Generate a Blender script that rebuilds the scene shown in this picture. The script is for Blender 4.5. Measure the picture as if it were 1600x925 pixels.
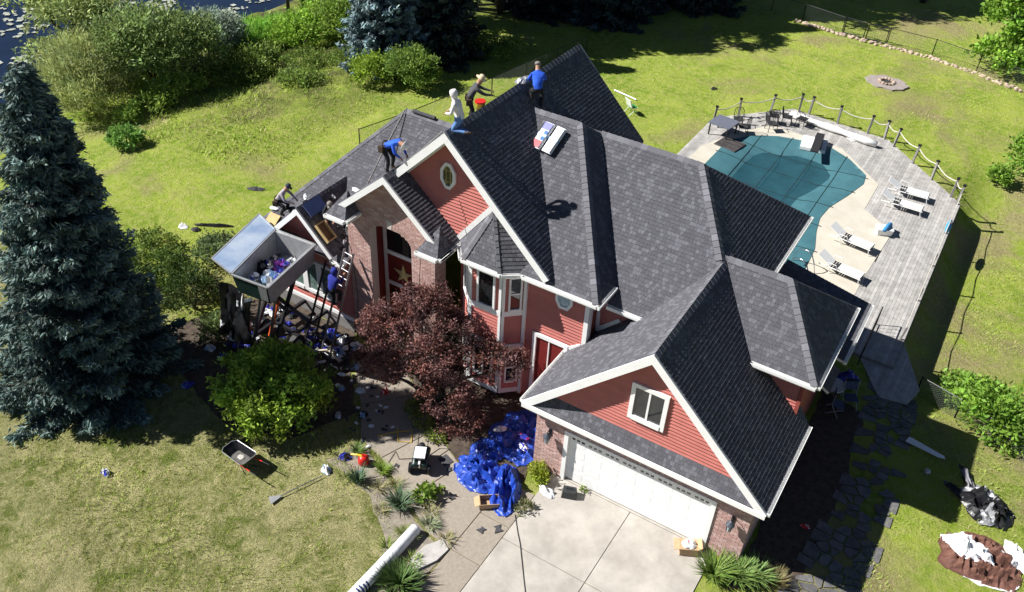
import bpy, bmesh, math, random
import numpy as np
from mathutils import Vector, Matrix, noise

for o in list(bpy.data.objects):
    bpy.data.objects.remove(o, do_unlink=True)
scene = bpy.context.scene
COL = scene.collection
R_ = math.radians
PI = math.pi

# ------------------------------------------------------------------ camera
cam_d = bpy.data.cameras.new('camera')
cam_d.sensor_width = 36.0
cam_d.lens = 31.065
cam_d.clip_start = 0.5
cam_d.clip_end = 2000
cam = bpy.data.objects.new('camera', cam_d)
COL.objects.link(cam)
RIGHT = Vector((0.84959427, 0.52554067, 0.04468318))
DOWN = Vector((0.35342521, -0.50436521, -0.7878492))
FWD = Vector((-0.39151015, 0.68514433, -0.61424511))
cam.matrix_world = Matrix(((RIGHT.x, -DOWN.x, -FWD.x, 8.7758),
                           (RIGHT.y, -DOWN.y, -FWD.y, -17.358),
                           (RIGHT.z, -DOWN.z, -FWD.z, 22.0),
                           (0, 0, 0, 1)))
scene.camera = cam

# ------------------------------------------------------------------ sky and sun
SUN = Vector((0.995, 0.47, -1.0)).normalized()          # direction the light travels
el = math.asin(-SUN.z)
world = bpy.data.worlds.new('World')
scene.world = world
world.use_nodes = True
nt = world.node_tree
nt.nodes.clear()
sky = nt.nodes.new('ShaderNodeTexSky')
sky.sky_type = 'NISHITA'
sky.sun_disc = False
sky.sun_elevation = el
sky.sun_rotation = math.atan2(-SUN.x, -SUN.y)
sky.air_density = 0.45
sky.dust_density = 0.1
bg = nt.nodes.new('ShaderNodeBackground')
bg.inputs['Strength'].default_value = 0.05
wo = nt.nodes.new('ShaderNodeOutputWorld')
nt.links.new(sky.outputs[0], bg.inputs[0])
nt.links.new(bg.outputs[0], wo.inputs[0])
sun_d = bpy.data.lights.new('sun', 'SUN')
sun_d.energy = 5.0
sun_d.angle = R_(0.53)
sun_d.color = (1.0, 0.97, 0.925)
sun = bpy.data.objects.new('sun', sun_d)
COL.objects.link(sun)
sun.rotation_euler = SUN.to_track_quat('-Z', 'Y').to_euler()
sun.location = (-30, -13, 40)
scene.view_settings.view_transform = 'Standard'
scene.view_settings.look = 'None'
scene.view_settings.gamma = 1.0
scene.view_settings.use_curve_mapping = False
scene.view_settings.exposure = 0.88
scene.render.engine = 'CYCLES'
scene.cycles.max_bounces = 5
scene.cycles.transparent_max_bounces = 8

# ------------------------------------------------------------------ helpers
def lin(r, g, b):
    f = lambda c: (c/255/12.92) if c/255 <= .04045 else ((c/255+.055)/1.055)**2.4
    return (f(r), f(g), f(b))

MATS = {}
def mat(name, col, rough=.7, var=.15, scale=6.0, bump=0.0, bscale=60.0, metal=0.0, tint=False,
        spec=.4, col2=None, s2=.35, trans=0.0, coat=0.0, alpha=1.0, rnd=0.0):
    """procedural principled material: noise-varied colour, optional per-piece tint attribute and bump"""
    if name in MATS: return MATS[name]
    m = bpy.data.materials.new(name); m.use_nodes = True
    t = m.node_tree; N = t.nodes; Lk = t.links
    bs = N['Principled BSDF']
    bs.inputs['Roughness'].default_value = rough
    bs.inputs['Metallic'].default_value = metal
    bs.inputs['Specular IOR Level'].default_value = spec
    bs.inputs['Coat Weight'].default_value = coat
    bs.inputs['Alpha'].default_value = alpha
    tc = N.new('ShaderNodeTexCoord')
    nz = N.new('ShaderNodeTexNoise'); nz.inputs['Scale'].default_value = scale
    nz.inputs['Detail'].default_value = 5; nz.inputs['Roughness'].default_value = .65
    Lk.new(tc.outputs['Object'], nz.inputs['Vector'])
    mr = N.new('ShaderNodeMapRange')
    mr.inputs['From Min'].default_value = .3; mr.inputs['From Max'].default_value = .7
    Lk.new(nz.outputs['Fac'], mr.inputs['Value'])
    mix = N.new('ShaderNodeMix'); mix.data_type = 'RGBA'
    c2 = col2 if col2 else tuple(min(1, c*(1+var)) for c in col)
    c1 = col if col2 else tuple(c*(1-var) for c in col)
    mix.inputs[6].default_value = (*c1, 1); mix.inputs[7].default_value = (*c2, 1)
    Lk.new(mr.outputs[0], mix.inputs[0])
    out = mix.outputs[2]
    if tint:
        at = N.new('ShaderNodeAttribute'); at.attribute_name = 'tint'
        mu = N.new('ShaderNodeMix'); mu.data_type = 'RGBA'; mu.blend_type = 'MULTIPLY'
        mu.inputs[0].default_value = 1
        Lk.new(out, mu.inputs[6]); Lk.new(at.outputs['Color'], mu.inputs[7]); out = mu.outputs[2]
    if rnd:
        oi = N.new('ShaderNodeObjectInfo')
        m2 = N.new('ShaderNodeMapRange')
        m2.inputs['To Min'].default_value = 1-rnd; m2.inputs['To Max'].default_value = 1+rnd
        Lk.new(oi.outputs['Random'], m2.inputs['Value'])
        hs = N.new('ShaderNodeHueSaturation')
        Lk.new(out, hs.inputs['Color']); Lk.new(m2.outputs[0], hs.inputs['Value']); out = hs.outputs[0]
    Lk.new(out, bs.inputs['Base Color'])
    if bump:
        n2 = N.new('ShaderNodeTexNoise'); n2.inputs['Scale'].default_value = bscale
        n2.inputs['Detail'].default_value = 4
        Lk.new(tc.outputs['Object'], n2.inputs['Vector'])
        bp = N.new('ShaderNodeBump'); bp.inputs['Strength'].default_value = bump
        bp.inputs['Distance'].default_value = .03
        Lk.new(n2.outputs['Fac'], bp.inputs['Height']); Lk.new(bp.outputs[0], bs.inputs['Normal'])
    if trans:
        tr = N.new('ShaderNodeBsdfTranslucent'); Lk.new(out, tr.inputs['Color'])
        ms = N.new('ShaderNodeMixShader'); ms.inputs[0].default_value = trans
        Lk.new(bs.outputs[0], ms.inputs[1]); Lk.new(tr.outputs[0], ms.inputs[2])
        Lk.new(ms.outputs[0], N['Material Output'].inputs['Surface'])
    MATS[name] = m
    return m

def thing(name, label, cat, loc=(0, 0, 0), rz=0.0, group=None):
    o = bpy.data.objects.new(name, None)
    o.empty_display_size = .2
    COL.objects.link(o)
    o.location = loc; o.rotation_euler = (0, 0, rz)
    o['label'] = label; o['category'] = cat
    if group: o['group'] = group
    return o

def tag(o, label=None, cat=None, group=None, kind=None):
    if label: o['label'] = label
    if cat: o['category'] = cat
    if group: o['group'] = group
    if kind: o['kind'] = kind
    return o

def obj(name, me, parent=None, loc=None, rz=0.0):
    o = bpy.data.objects.new(name, me)
    COL.objects.link(o)
    if parent is not None: o.parent = parent
    if loc is not None: o.location = loc
    if rz: o.rotation_euler = (0, 0, rz)
    return o

class MB:
    """collects vertices and faces of ONE part, then builds it as one mesh object"""
    def __init__(s): s.v = []; s.f = []; s.t = []; s.m = []; s.cur = 0
    def face(s, pts, tint=None):
        b = len(s.v); s.v += [tuple(p) for p in pts]; s.f.append(tuple(range(b, b+len(pts))))
        s.t += [tint or (1, 1, 1)]*len(pts); s.m.append(s.cur); return s
    def add(s, vs, fs, tint=None):
        b = len(s.v); s.v += [tuple(p) for p in vs]; s.t += [tint or (1, 1, 1)]*len(vs)
        for f in fs: s.f.append(tuple(i+b for i in f)); s.m.append(s.cur)
        return s
    def box(s, x0, x1, y0, y1, z0, z1, tint=None):
        vs = [(x, y, z) for z in (z0, z1) for y in (y0, y1) for x in (x0, x1)]
        return s.add(vs, [(0, 2, 3, 1), (4, 5, 7, 6), (0, 1, 5, 4), (2, 6, 7, 3), (0, 4, 6, 2), (1, 3, 7, 5)], tint)
    def beam(s, a, b, w, h, up=(0, 0, 1), tint=None):
        """box from a to b, width w (sideways) and height h (along up)"""
        a = Vector(a); b = Vector(b); d = (b-a).normalized(); up = Vector(up)
        sd = d.cross(up)
        if sd.length < 1e-4: sd = d.cross(Vector((1, 0, 0)))
        sd.normalize(); u = sd.cross(d).normalized()
        vs = [p+sd*i*w/2+u*j*h/2 for p in (a, b) for j in (-1, 1) for i in (-1, 1)]
        return s.add(vs, [(0, 1, 3, 2), (4, 6, 7, 5), (0, 4, 5, 1), (2, 3, 7, 6), (0, 2, 6, 4), (1, 5, 7, 3)], tint)
    def tube(s, pts, r, n=8, r2=None, cap=True, tint=None):
        pts = [Vector(p) for p in pts]; k = len(pts)
        if isinstance(r, (int, float)):
            rr = [r+((r2 if r2 is not None else r)-r)*i/max(1, k-1) for i in range(k)]
        else: rr = list(r)
        vs = []; fs = []; prev = None
        for i, p in enumerate(pts):
            d = (pts[min(i+1, k-1)]-pts[max(i-1, 0)]).normalized()
            if prev is None: u = d.orthogonal().normalized()
            else:
                u = prev-d*prev.dot(d)
                u = u.normalized() if u.length > 1e-5 else d.orthogonal().normalized()
            prev = u; w = d.cross(u)
            for j in range(n):
                a = 2*PI*j/n
                vs.append(p+(u*math.cos(a)+w*math.sin(a))*rr[i])
        for i in range(k-1):
            for j in range(n):
                fs.append((i*n+j, i*n+(j+1) % n, (i+1)*n+(j+1) % n, (i+1)*n+j))
        if cap: fs.append(tuple(range(n))[::-1]); fs.append(tuple((k-1)*n+j for j in range(n)))
        return s.add(vs, fs, tint)
    def lathe(s, prof, n=12, c=(0, 0, 0), tint=None):
        vs = [(c[0]+r*math.cos(2*PI*j/n), c[1]+r*math.sin(2*PI*j/n), c[2]+z) for r, z in prof for j in range(n)]
        k = len(prof)
        fs = [(i*n+j, i*n+(j+1) % n, (i+1)*n+(j+1) % n, (i+1)*n+j) for i in range(k-1) for j in range(n)]
        fs += [tuple(range(n))[::-1], tuple((k-1)*n+j for j in range(n))]
        return s.add(vs, fs, tint)
    def prism(s, poly, n, t, tint=None):
        """closed slab: polygon (3-D, planar) extruded along n by t"""
        n = Vector(n)*t; k = len(poly)
        a = [Vector(p) for p in poly]; b = [p+n for p in a]
        return s.add(a+b, [tuple(range(k))[::-1], tuple(range(k, 2*k))] +
                     [(i, (i+1) % k, k+(i+1) % k, k+i) for i in range(k)], tint)
    def build(s, name, m, parent=None, smooth=False, tint=False, loc=None, rz=0.0):
        me = bpy.data.meshes.new(name)
        me.from_pydata(s.v, [], s.f)
        for mm in (m if isinstance(m, (list, tuple)) else [m]): me.materials.append(mm)
        if any(s.m): me.polygons.foreach_set('material_index', s.m)
        if tint:
            at = me.attributes.new('tint', 'FLOAT_COLOR', 'POINT')
            at.data.foreach_set('color', np.array([(*c, 1) for c in s.t], dtype=np.float32).ravel())
        if smooth: me.polygons.foreach_set('use_smooth', [True]*len(me.polygons))
        me.update()
        return obj(name, me, parent, loc, rz)

def quads_mesh(name, V, m, tint=None, parent=None, loc=None, rz=0.0):
    """numpy quads: V (n,4,3) -> one mesh object; tint (n,3)"""
    n = len(V)
    me = bpy.data.meshes.new(name)
    me.vertices.add(n*4); me.vertices.foreach_set('co', V.astype(np.float32).ravel())
    me.loops.add(n*4); me.loops.foreach_set('vertex_index', np.arange(n*4, dtype=np.int32))
    me.polygons.add(n); me.polygons.foreach_set('loop_start', np.arange(0, n*4, 4, dtype=np.int32))
    me.polygons.foreach_set('loop_total', np.full(n, 4, dtype=np.int32))
    if tint is not None:
        at = me.attributes.new('tint', 'FLOAT_COLOR', 'POINT')
        c = np.ones((n, 4, 4), np.float32); c[:, :, :3] = tint[:, None, :]
        at.data.foreach_set('color', c.ravel())
    me.materials.append(m)
    me.update(calc_edges=True)
    return obj(name, me, parent, loc, rz)

def unit(a): return a/(np.linalg.norm(a, axis=1, keepdims=True)+1e-9)

def leaves(name, P, D, L, W, m, rng, parent=None, jit=.9, tint=None, up=0.3, loc=None, rz=0.0):
    """diamond leaves at P, roughly lying across direction D, length L, width W"""
    n = len(P)
    A = unit(D+rng.normal(0, jit, (n, 3))+np.array([0, 0, up]))
    B = unit(np.cross(A, rng.normal(0, 1, (n, 3))))
    L = (np.asarray(L)*rng.uniform(.7, 1.3, n))[:, None]; W = (np.asarray(W)*rng.uniform(.7, 1.3, n))[:, None]
    V = np.stack([P-A*L/2, P+B*W/2, P+A*L/2, P-B*W/2], 1)
    return quads_mesh(name, V, m, tint, parent, loc, rz)

def ss(a, b, x):
    t = min(1, max(0, (x-a)/(b-a))); return t*t*(3-2*t)
def T(x, y):
    """height of the ground"""
    return -1.3*ss(7.8, 10.2, x)*ss(9, 14, y)*(1-ss(25, 34, y)) - 1.1*ss(-24, -34, x)

def clip_poly(poly, conv):
    """clip a convex 2-D polygon by a convex CCW polygon"""
    out = poly; k = len(conv)
    for i in range(k):
        a = conv[i]; b = conv[(i+1) % k]; ex = b[0]-a[0]; ey = b[1]-a[1]
        ins = lambda p: ex*(p[1]-a[1])-ey*(p[0]-a[0])
        res = []
        for j in range(len(out)):
            p = out[j]; q = out[(j+1) % len(out)]; ip = ins(p); iq = ins(q)
            if ip >= 0: res.append(p)
            if (ip >= 0) != (iq >= 0):
                t = ip/(ip-iq); res.append((p[0]+(q[0]-p[0])*t, p[1]+(q[1]-p[1])*t))
        out = res
        if len(out) < 3: return []
    return out
def in_poly(p, poly):
    c = False; k = len(poly)
    for i in range(k):
        a = poly[i]; b = poly[i-1]
        if (a[1] > p[1]) != (b[1] > p[1]) and p[0] < (b[0]-a[0])*(p[1]-a[1])/(b[1]-a[1])+a[0]: c = not c
    return c
# ================================================================== SETTING
def ground_material():
    m = bpy.data.materials.new('lawn_ground'); m.use_nodes = True
    t = m.node_tree; N = t.nodes; Lk = t.links; bs = N['Principled BSDF']
    bs.inputs['Roughness'].default_value = .9; bs.inputs['Specular IOR Level'].default_value = .15
    tc = N.new('ShaderNodeTexCoord')
    def nz(sc, det=5, rough=.6, dist=0.0):
        n = N.new('ShaderNodeTexNoise'); n.inputs['Scale'].default_value = sc
        n.inputs['Detail'].default_value = det; n.inputs['Roughness'].default_value = rough
        n.inputs['Distortion'].default_value = dist
        Lk.new(tc.outputs['Object'], n.inputs['Vector']); return n.outputs['Fac']
    def rng(v, a, b, c=0, d=1):
        r = N.new('ShaderNodeMapRange'); r.inputs['From Min'].default_value = a; r.inputs['From Max'].default_value = b
        r.inputs['To Min'].default_value = c; r.inputs['To Max'].default_value = d
        Lk.new(v, r.inputs['Value']); return r.outputs[0]
    def mix(f, a, b, mode='MIX'):
        x = N.new('ShaderNodeMix'); x.data_type = 'RGBA'; x.blend_type = mode
        if isinstance(f, float): x.inputs[0].default_value = f
        else: Lk.new(f, x.inputs[0])
        for i, c in ((6, a), (7, b)):
            if isinstance(c, tuple): x.inputs[i].default_value = (*c, 1)
            else: Lk.new(c, x.inputs[i])
        return x.outputs[2]
    def math_(op, a, b):
        x = N.new('ShaderNodeMath'); x.operation = op
        for i, c in ((0, a), (1, b)):
            if isinstance(c, (int, float)): x.inputs[i].default_value = c
            else: Lk.new(c, x.inputs[i])
        return x.outputs[0]
    green = mix(rng(nz(.32, 6, .6, .8), .38, .62), (.23, .35, .030), (.43, .52, .075))
    green = mix(rng(nz(3.0, 6), .4, .7), green, (.50, .51, .15))
    green = mix(rng(nz(9.0, 6, .75), .55, .75), green, (.09, .145, .016))
    # worn and dry ground: tan patches, more of them on the front lawn
    sx = N.new('ShaderNodeSeparateXYZ'); Lk.new(tc.outputs['Object'], sx.inputs[0])
    front = rng(sx.outputs['Y'], -1.0, -4.0, 0, .10)
    back = rng(sx.outputs['X'], 0.0, 8.0, 0, .07)
    dry = math_('ADD', math_('ADD', nz(.16, 6, .62, .6), front), back)
    green = mix(rng(dry, .53, .66, 0, .9), green, mix(rng(nz(7, 6, .7), .35, .65), (.30, .25, .11), (.46, .39, .22)))
    # the front lawn: swirls of straw over thin green
    fm = rng(sx.outputs['Y'], .5, -2.5); fm = math_('MULTIPLY', fm, rng(sx.outputs['X'], 3.0, -1.0))
    straw = mix(rng(nz(1.3, 8, .72, 2.2), .40, .62), mix(rng(nz(5, 6, .7), .4, .62), (.10, .135, .022), (.21, .215, .055)), mix(rng(nz(11, 5, .7), .35, .65), (.40, .35, .16), (.62, .56, .32)))
    straw = mix(rng(nz(.55, 6, .65, 1.0), .45, .66), straw, (.52, .46, .25))
    straw = mix(rng(nz(.9, 6, .7, .8), .52, .68), straw, (.13, .165, .03))
    green = mix(math_('MULTIPLY', fm, .9), green, straw)
    # mowing streaks over the open lawn
    mp = N.new('ShaderNodeMapping'); mp.inputs['Rotation'].default_value = (0, 0, .35); mp.inputs['Scale'].default_value = (1.3, .10, 1)
    Lk.new(tc.outputs['Object'], mp.inputs['Vector'])
    sn = N.new('ShaderNodeTexNoise'); sn.inputs['Scale'].default_value = 1.0; sn.inputs['Detail'].default_value = 4; Lk.new(mp.outputs[0], sn.inputs['Vector'])
    green = mix(rng(sn.outputs['Fac'], .35, .65, 0, .35), green, mix(1.0, green, (.72, .78, .70), 'MULTIPLY'))
    fine = nz(34, 4, .8)
    col = mix(rng(fine, .30, .70, .0, .42), green, mix(1.0, green, (.35, .40, .30), 'MULTIPLY'))
    # woodland floor under the trees at the far left and the back
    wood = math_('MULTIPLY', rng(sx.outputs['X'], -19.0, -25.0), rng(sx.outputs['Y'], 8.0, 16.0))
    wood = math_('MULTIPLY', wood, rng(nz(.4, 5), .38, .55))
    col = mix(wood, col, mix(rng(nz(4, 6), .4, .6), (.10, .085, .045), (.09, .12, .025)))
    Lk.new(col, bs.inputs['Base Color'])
    bp = N.new('ShaderNodeBump'); bp.inputs['Strength'].default_value = 1.0; bp.inputs['Distance'].default_value = .14
    Lk.new(math_('ADD', nz(14, 6, .8), math_('MULTIPLY', nz(3, 4), .8)), bp.inputs['Height']); Lk.new(bp.outputs[0], bs.inputs['Normal'])
    return m

def axis(lo, hi, fine_lo, fine_hi, step):
    a = list(np.arange(fine_lo, fine_hi+1e-6, step))
    x = fine_lo; s = step
    while x > lo: s *= 1.35; x -= s; a.insert(0, max(x, lo))
    x = a[-1]; s = step
    while x < hi: s *= 1.35; x += s; a.append(min(x, hi))
    return a
gx = axis(-260, 220, -46, 22, .5); gy = axis(-180, 320, -12, 52, .5)
gv = []
for y in gy:
    for x in gx:
        z = T(x, y)
        if not (-14.5 < x < 11.5 and -8 < y < 33): z += .07*noise.noise(Vector((x*.35, y*.35, 1.3)))+.10*noise.noise(Vector((x*.09, y*.09, 7)))
        if x < -37.2+1.6*noise.noise(Vector((0, y*.15, 3))): z -= .9*min(1, (-37.2-x)/3+.15)       # pond bed
        if -3.2 < x < 6.2 and 12.9 < y < 27.6 and not (x > 3.6 and y > 24.9): z -= 1.5                    # pool basin
        gv.append((x, y, z))
nx = len(gx)
gf = [(j*nx+i, j*nx+i+1, (j+1)*nx+i+1, (j+1)*nx+i) for j in range(len(gy)-1) for i in range(nx-1)]
me = bpy.data.meshes.new('ground'); me.from_pydata(gv, [], gf); me.materials.append(ground_material())
me.polygons.foreach_set('use_smooth', [True]*len(gf)); me.update()
ground = obj('ground', me); tag(ground, 'sunlit lawn with dry tan patches around the house', kind='structure')

# pond
wm = mat('pond_water', (.006, .012, .028), rough=.06, var=.3, scale=.4, bump=.12, bscale=3.0, spec=.6)
b = MB(); b.face([(-120, -40, -1.42), (-36.6, -40, -1.42), (-36.6, 90, -1.42), (-120, 90, -1.42)])
water = b.build('pond_water', wm); tag(water, 'dark blue pond water behind the bank', kind='structure')
rg = np.random.default_rng(5)
n = 2800
P = np.zeros((n, 3)); P[:, 0] = -39.0-rg.gamma(2.0, 3.2, n); P[:, 1] = rg.uniform(6, 38, n); P[:, 2] = -1.40
keep = [noise.noise(Vector((p[0]*.25, p[1]*.25, 0))) > -.02 for p in P]
P = P[keep]; n = len(P)
a = rg.uniform(0, 2*PI, n); r = rg.uniform(.10, .30, n)
V = np.stack([np.stack([P[:, 0]+r*np.cos(a+k*PI/2), P[:, 1]+r*np.sin(a+k*PI/2), P[:, 2]+rg.uniform(0, .05, n)], 1) for k in range(4)], 1)
pads = quads_mesh('lily_pad', V, mat('lily_pad', (.34, .36, .30), rough=.45, var=.4, scale=1.5))
tag(pads, 'pale lily pads floating on the pond', 'lily pads', kind='stuff')

# planting beds (bare soil and mulch)
soil = mat('mulch_soil', (.035, .024, .018), rough=.95, var=.5, scale=5, bump=.8, bscale=30, col2=(.11, .085, .062))
sand = mat('dry_soil', (.17, .145, .115), rough=.95, var=.3, scale=5, bump=.6, bscale=30, col2=(.30, .265, .215))
def sheet(name, poly, z, m, label, bumpy=.0, n=1, seed=0):
    b = MB(); q = []
    for i in range(len(poly)):                               # ragged, hand-dug outline
        a, c = poly[i], poly[(i+1) % len(poly)]; L = math.hypot(c[0]-a[0], c[1]-a[1]); k = max(1, int(L/.22))
        for j in range(k):
            x, y = a[0]+(c[0]-a[0])*j/k, a[1]+(c[1]-a[1])*j/k
            q.append((x+.16*noise.noise(Vector((x*1.9, y*1.9, 3))), y+.16*noise.noise(Vector((x*1.9, y*1.9, 8)))))
    b.prism([(x, y, T(x, y)+z-.06) for x, y in q], (0, 0, 1), .06)
    o = b.build(name, m); tag(o, label, kind='structure'); return o
sheet('mulch_bed', [(-8.9, 1.88), (-6.4, 1.5), (-4.9, .45), (-3.4, -.62), (-2.2, -1.25), (-1.0, -1.3), (.05, -1.05), (.0, 2.48), (-4, 2.48)], .02, soil, 'dark mulch bed between the front walk and the house')
sheet('mulch_bed', [(-15.2, -2.6), (-9.5, -4.3), (-7.2, -3.6), (-6.2, -1.4), (-8.0, .4), (-8.92, 1.86), (-13.2, 1.86)], .016, soil, 'dark soil below the raised metal trailer')
sheet('mulch_bed', [(-5.25, -2.4), (-4.0, -2.85), (-2.7, -3.5), (-1.2, -4.2), (-.37, -4.4), (-.37, -6.6), (-1.4, -6.6), (-2.2, -4.9), (-3.6, -4.0), (-5.6, -3.6)], .012, sand, 'pale dry soil bed along the curved walk')
sheet('side_bed', [(7.06, -.9), (8.7, .4), (8.9, 3.5), (8.6, 8.6), (7.06, 9.0)], .012, soil, 'bare dark side yard beside the garage wall')

# driveway slabs and the curved front walk
conc = mat('concrete', (.29, .265, .235), rough=.9, var=.12, scale=.9, bump=.15, bscale=90, col2=(.47, .44, .395), rnd=.03)
aggr = mat('aggregate', (.24, .205, .165), rough=.92, var=.2, scale=14, bump=.35, bscale=70, col2=(.33, .29, .24), rnd=.04)
drive = thing('driveway', 'pale concrete driveway in front of the white garage door', 'driveway', (3.5, -2, 0)); del drive['category']; drive['kind'] = 'structure'
def slab(poly, z, m, parent, name='slab', off=(0, 0)):
    b = MB(); b.prism([(x-off[0], y-off[1], z-.12) for x, y in poly], (0, 0, 1), .12)
    o = b.build(name, m, parent)
    mod = o.modifiers.new('b', 'BEVEL'); mod.width = .012; mod.segments = 1; return o
for x0, x1, y0, y1 in ((.73, 3.52, -3.02, -.02), (3.535, 6.28, -3.02, -.02), (.73, 3.52, -8, -3.04), (3.535, 6.28, -8, -3.04)):
    slab([(x0, y0), (x1, y0), (x1, y1), (x0, y1)], .035, conc, drive, off=(3.5, -2))
b = MB(); b.box(1.0-3.5, 6.0-3.5, 1.985, 2.06, -.08, .045); b.build('threshold', conc, drive)
walk = thing('front_walk', 'curved tan concrete walk leading to the brick entry', 'walk', (-3, -1.5, 0)); del walk['category']; walk['kind'] = 'structure'
W = [[(-.33, -8), (.715, -8), (.715, -4.22), (-.33, -4.22)], [(-.33, -4.2), (.715, -4.2), (.715, -2.62), (-.33, -2.62)],
     [(-1.2, -4.1), (-.345, -4.2), (-.345, -1.16), (-1.05, -1.33), (-1.9, -1.4), (-2.5, -3.45)],
     [(-.33, -2.6), (.715, -2.6), (.715, -1.1), (.04, -1.09), (-.33, -1.16)],
     [(-2.52, -3.45), (-1.92, -1.4), (-3.5, -.58), (-4.2, -2.55), (-3.4, -2.98)],
     [(-4.22, -2.55), (-3.52, -.57), (-5.0, .45), (-6.3, -1.05), (-5.3, -2.28)],
     [(-6.32, -1.03), (-5.02, .47), (-6.5, 1.52), (-8.0, .55)],
     [(-8.02, .57), (-6.52, 1.54), (-6.0, 1.88), (-8.0, 1.88)]]
for p in W: slab(p, .03, aggr, walk, off=(-3, -1.5))

# flagstone path down the shaded side: irregular stones cut as Voronoi cells
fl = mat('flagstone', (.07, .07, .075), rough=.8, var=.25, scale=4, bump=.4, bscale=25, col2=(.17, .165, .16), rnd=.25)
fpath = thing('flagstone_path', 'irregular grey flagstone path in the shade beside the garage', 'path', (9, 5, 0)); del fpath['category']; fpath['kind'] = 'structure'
rg = random.Random(11)
pts = []
y = -1.6
while y < 10.6:
    t = (y+1.6)/12.2
    cx = 9.0+.75*math.sin(t*PI*.9)+(-.5 if y < 0 else 0)*(0-y)*.6-.15*t
    for k in range(4): pts.append((cx-.55+k*.36+rg.uniform(-.15, .15), y+rg.uniform(-.15, .15), cx))
    y += .36
for i, (px, py, cx) in enumerate(pts):
    cell = [(px-.32, py-.32), (px+.32, py-.32), (px+.32, py+.32), (px-.32, py+.32)]
    for j, (qx, qy, _) in enumerate(pts):
        if i == j or abs(qx-px)+abs(qy-py) > 1.6: continue
        mx, my = (px+qx)/2, (py+qy)/2; dx, dy = qx-px, qy-py; l = math.hypot(dx, dy); dx /= l; dy /= l
        mx -= dx*.028; my -= dy*.028
        h = [(mx-dy*3-dx*0, my+dx*3), (mx-dy*3-dx*6, my+dx*3-dy*6), (mx+dy*3-dx*6, my-dx*3-dy*6), (mx+dy*3, my-dx*3)]
        cell = clip_poly(cell, h)
        if not cell: break
    if len(cell) < 3: continue
    if rg.random() < .25: continue
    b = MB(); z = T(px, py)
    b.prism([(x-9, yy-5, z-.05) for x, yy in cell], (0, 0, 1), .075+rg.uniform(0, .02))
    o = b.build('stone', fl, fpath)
# ================================================================== HOUSE
house = thing('house', 'red clapboard and brick house under grey shingle gable roofs, ground to ridge', 'house', (0, 0, 0))
white = mat('white_trim', (.80, .80, .79), rough=.45, var=.04, scale=3)
redw = mat('red_wall', (.30, .07, .055), rough=.7, var=.1, scale=3)
clap = mat('red_clapboard', (.47, .155, .132), rough=.62, var=.09, scale=2.2, rnd=.05, bump=.05, bscale=20)
dred = mat('dark_red_paint', (.16, .018, .016), rough=.55, var=.12, scale=3)
shing = mat('shingle', (.80, .80, .82), rough=.92, var=.12, scale=40, tint=True, bump=.5, bscale=160, spec=.25)
brickm = mat('brick', (.72, .71, .70), rough=.85, var=.2, scale=18, tint=True, bump=.3, bscale=80, spec=.2)
mortar = mat('mortar', (.52, .47, .44), rough=.95, var=.12, scale=20, bump=.2)
glass = mat('window_glass', (.012, .016, .018), rough=.04, var=.3, scale=1.2, spec=.9)
curtain = mat('curtain_glass', (.30, .42, .50), rough=.12, var=.35, scale=7, spec=.7)
black = mat('black_metal', (.012, .012, .014), rough=.45, var=.2)
greymet = mat('grey_metal', (.30, .31, .33), rough=.35, var=.2, scale=9, metal=.7)
stonef = mat('foundation', (.20, .19, .185), rough=.9, var=.2, scale=8, bump=.3)

rs = random.Random(3)
field = MB()          # all shingles beyond the 300 that show largest
caps = MB()
singles = []          # (area weight, verts, faces, tint, parent)
def tab_tint():
    r = rs.random()
    if r < .30: g = rs.uniform(.152, .178)
    elif r < .70: g = rs.uniform(.116, .130)
    else: g = rs.uniform(.104, .118)
    return (g*.97, g*.97, g*1.08)

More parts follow.
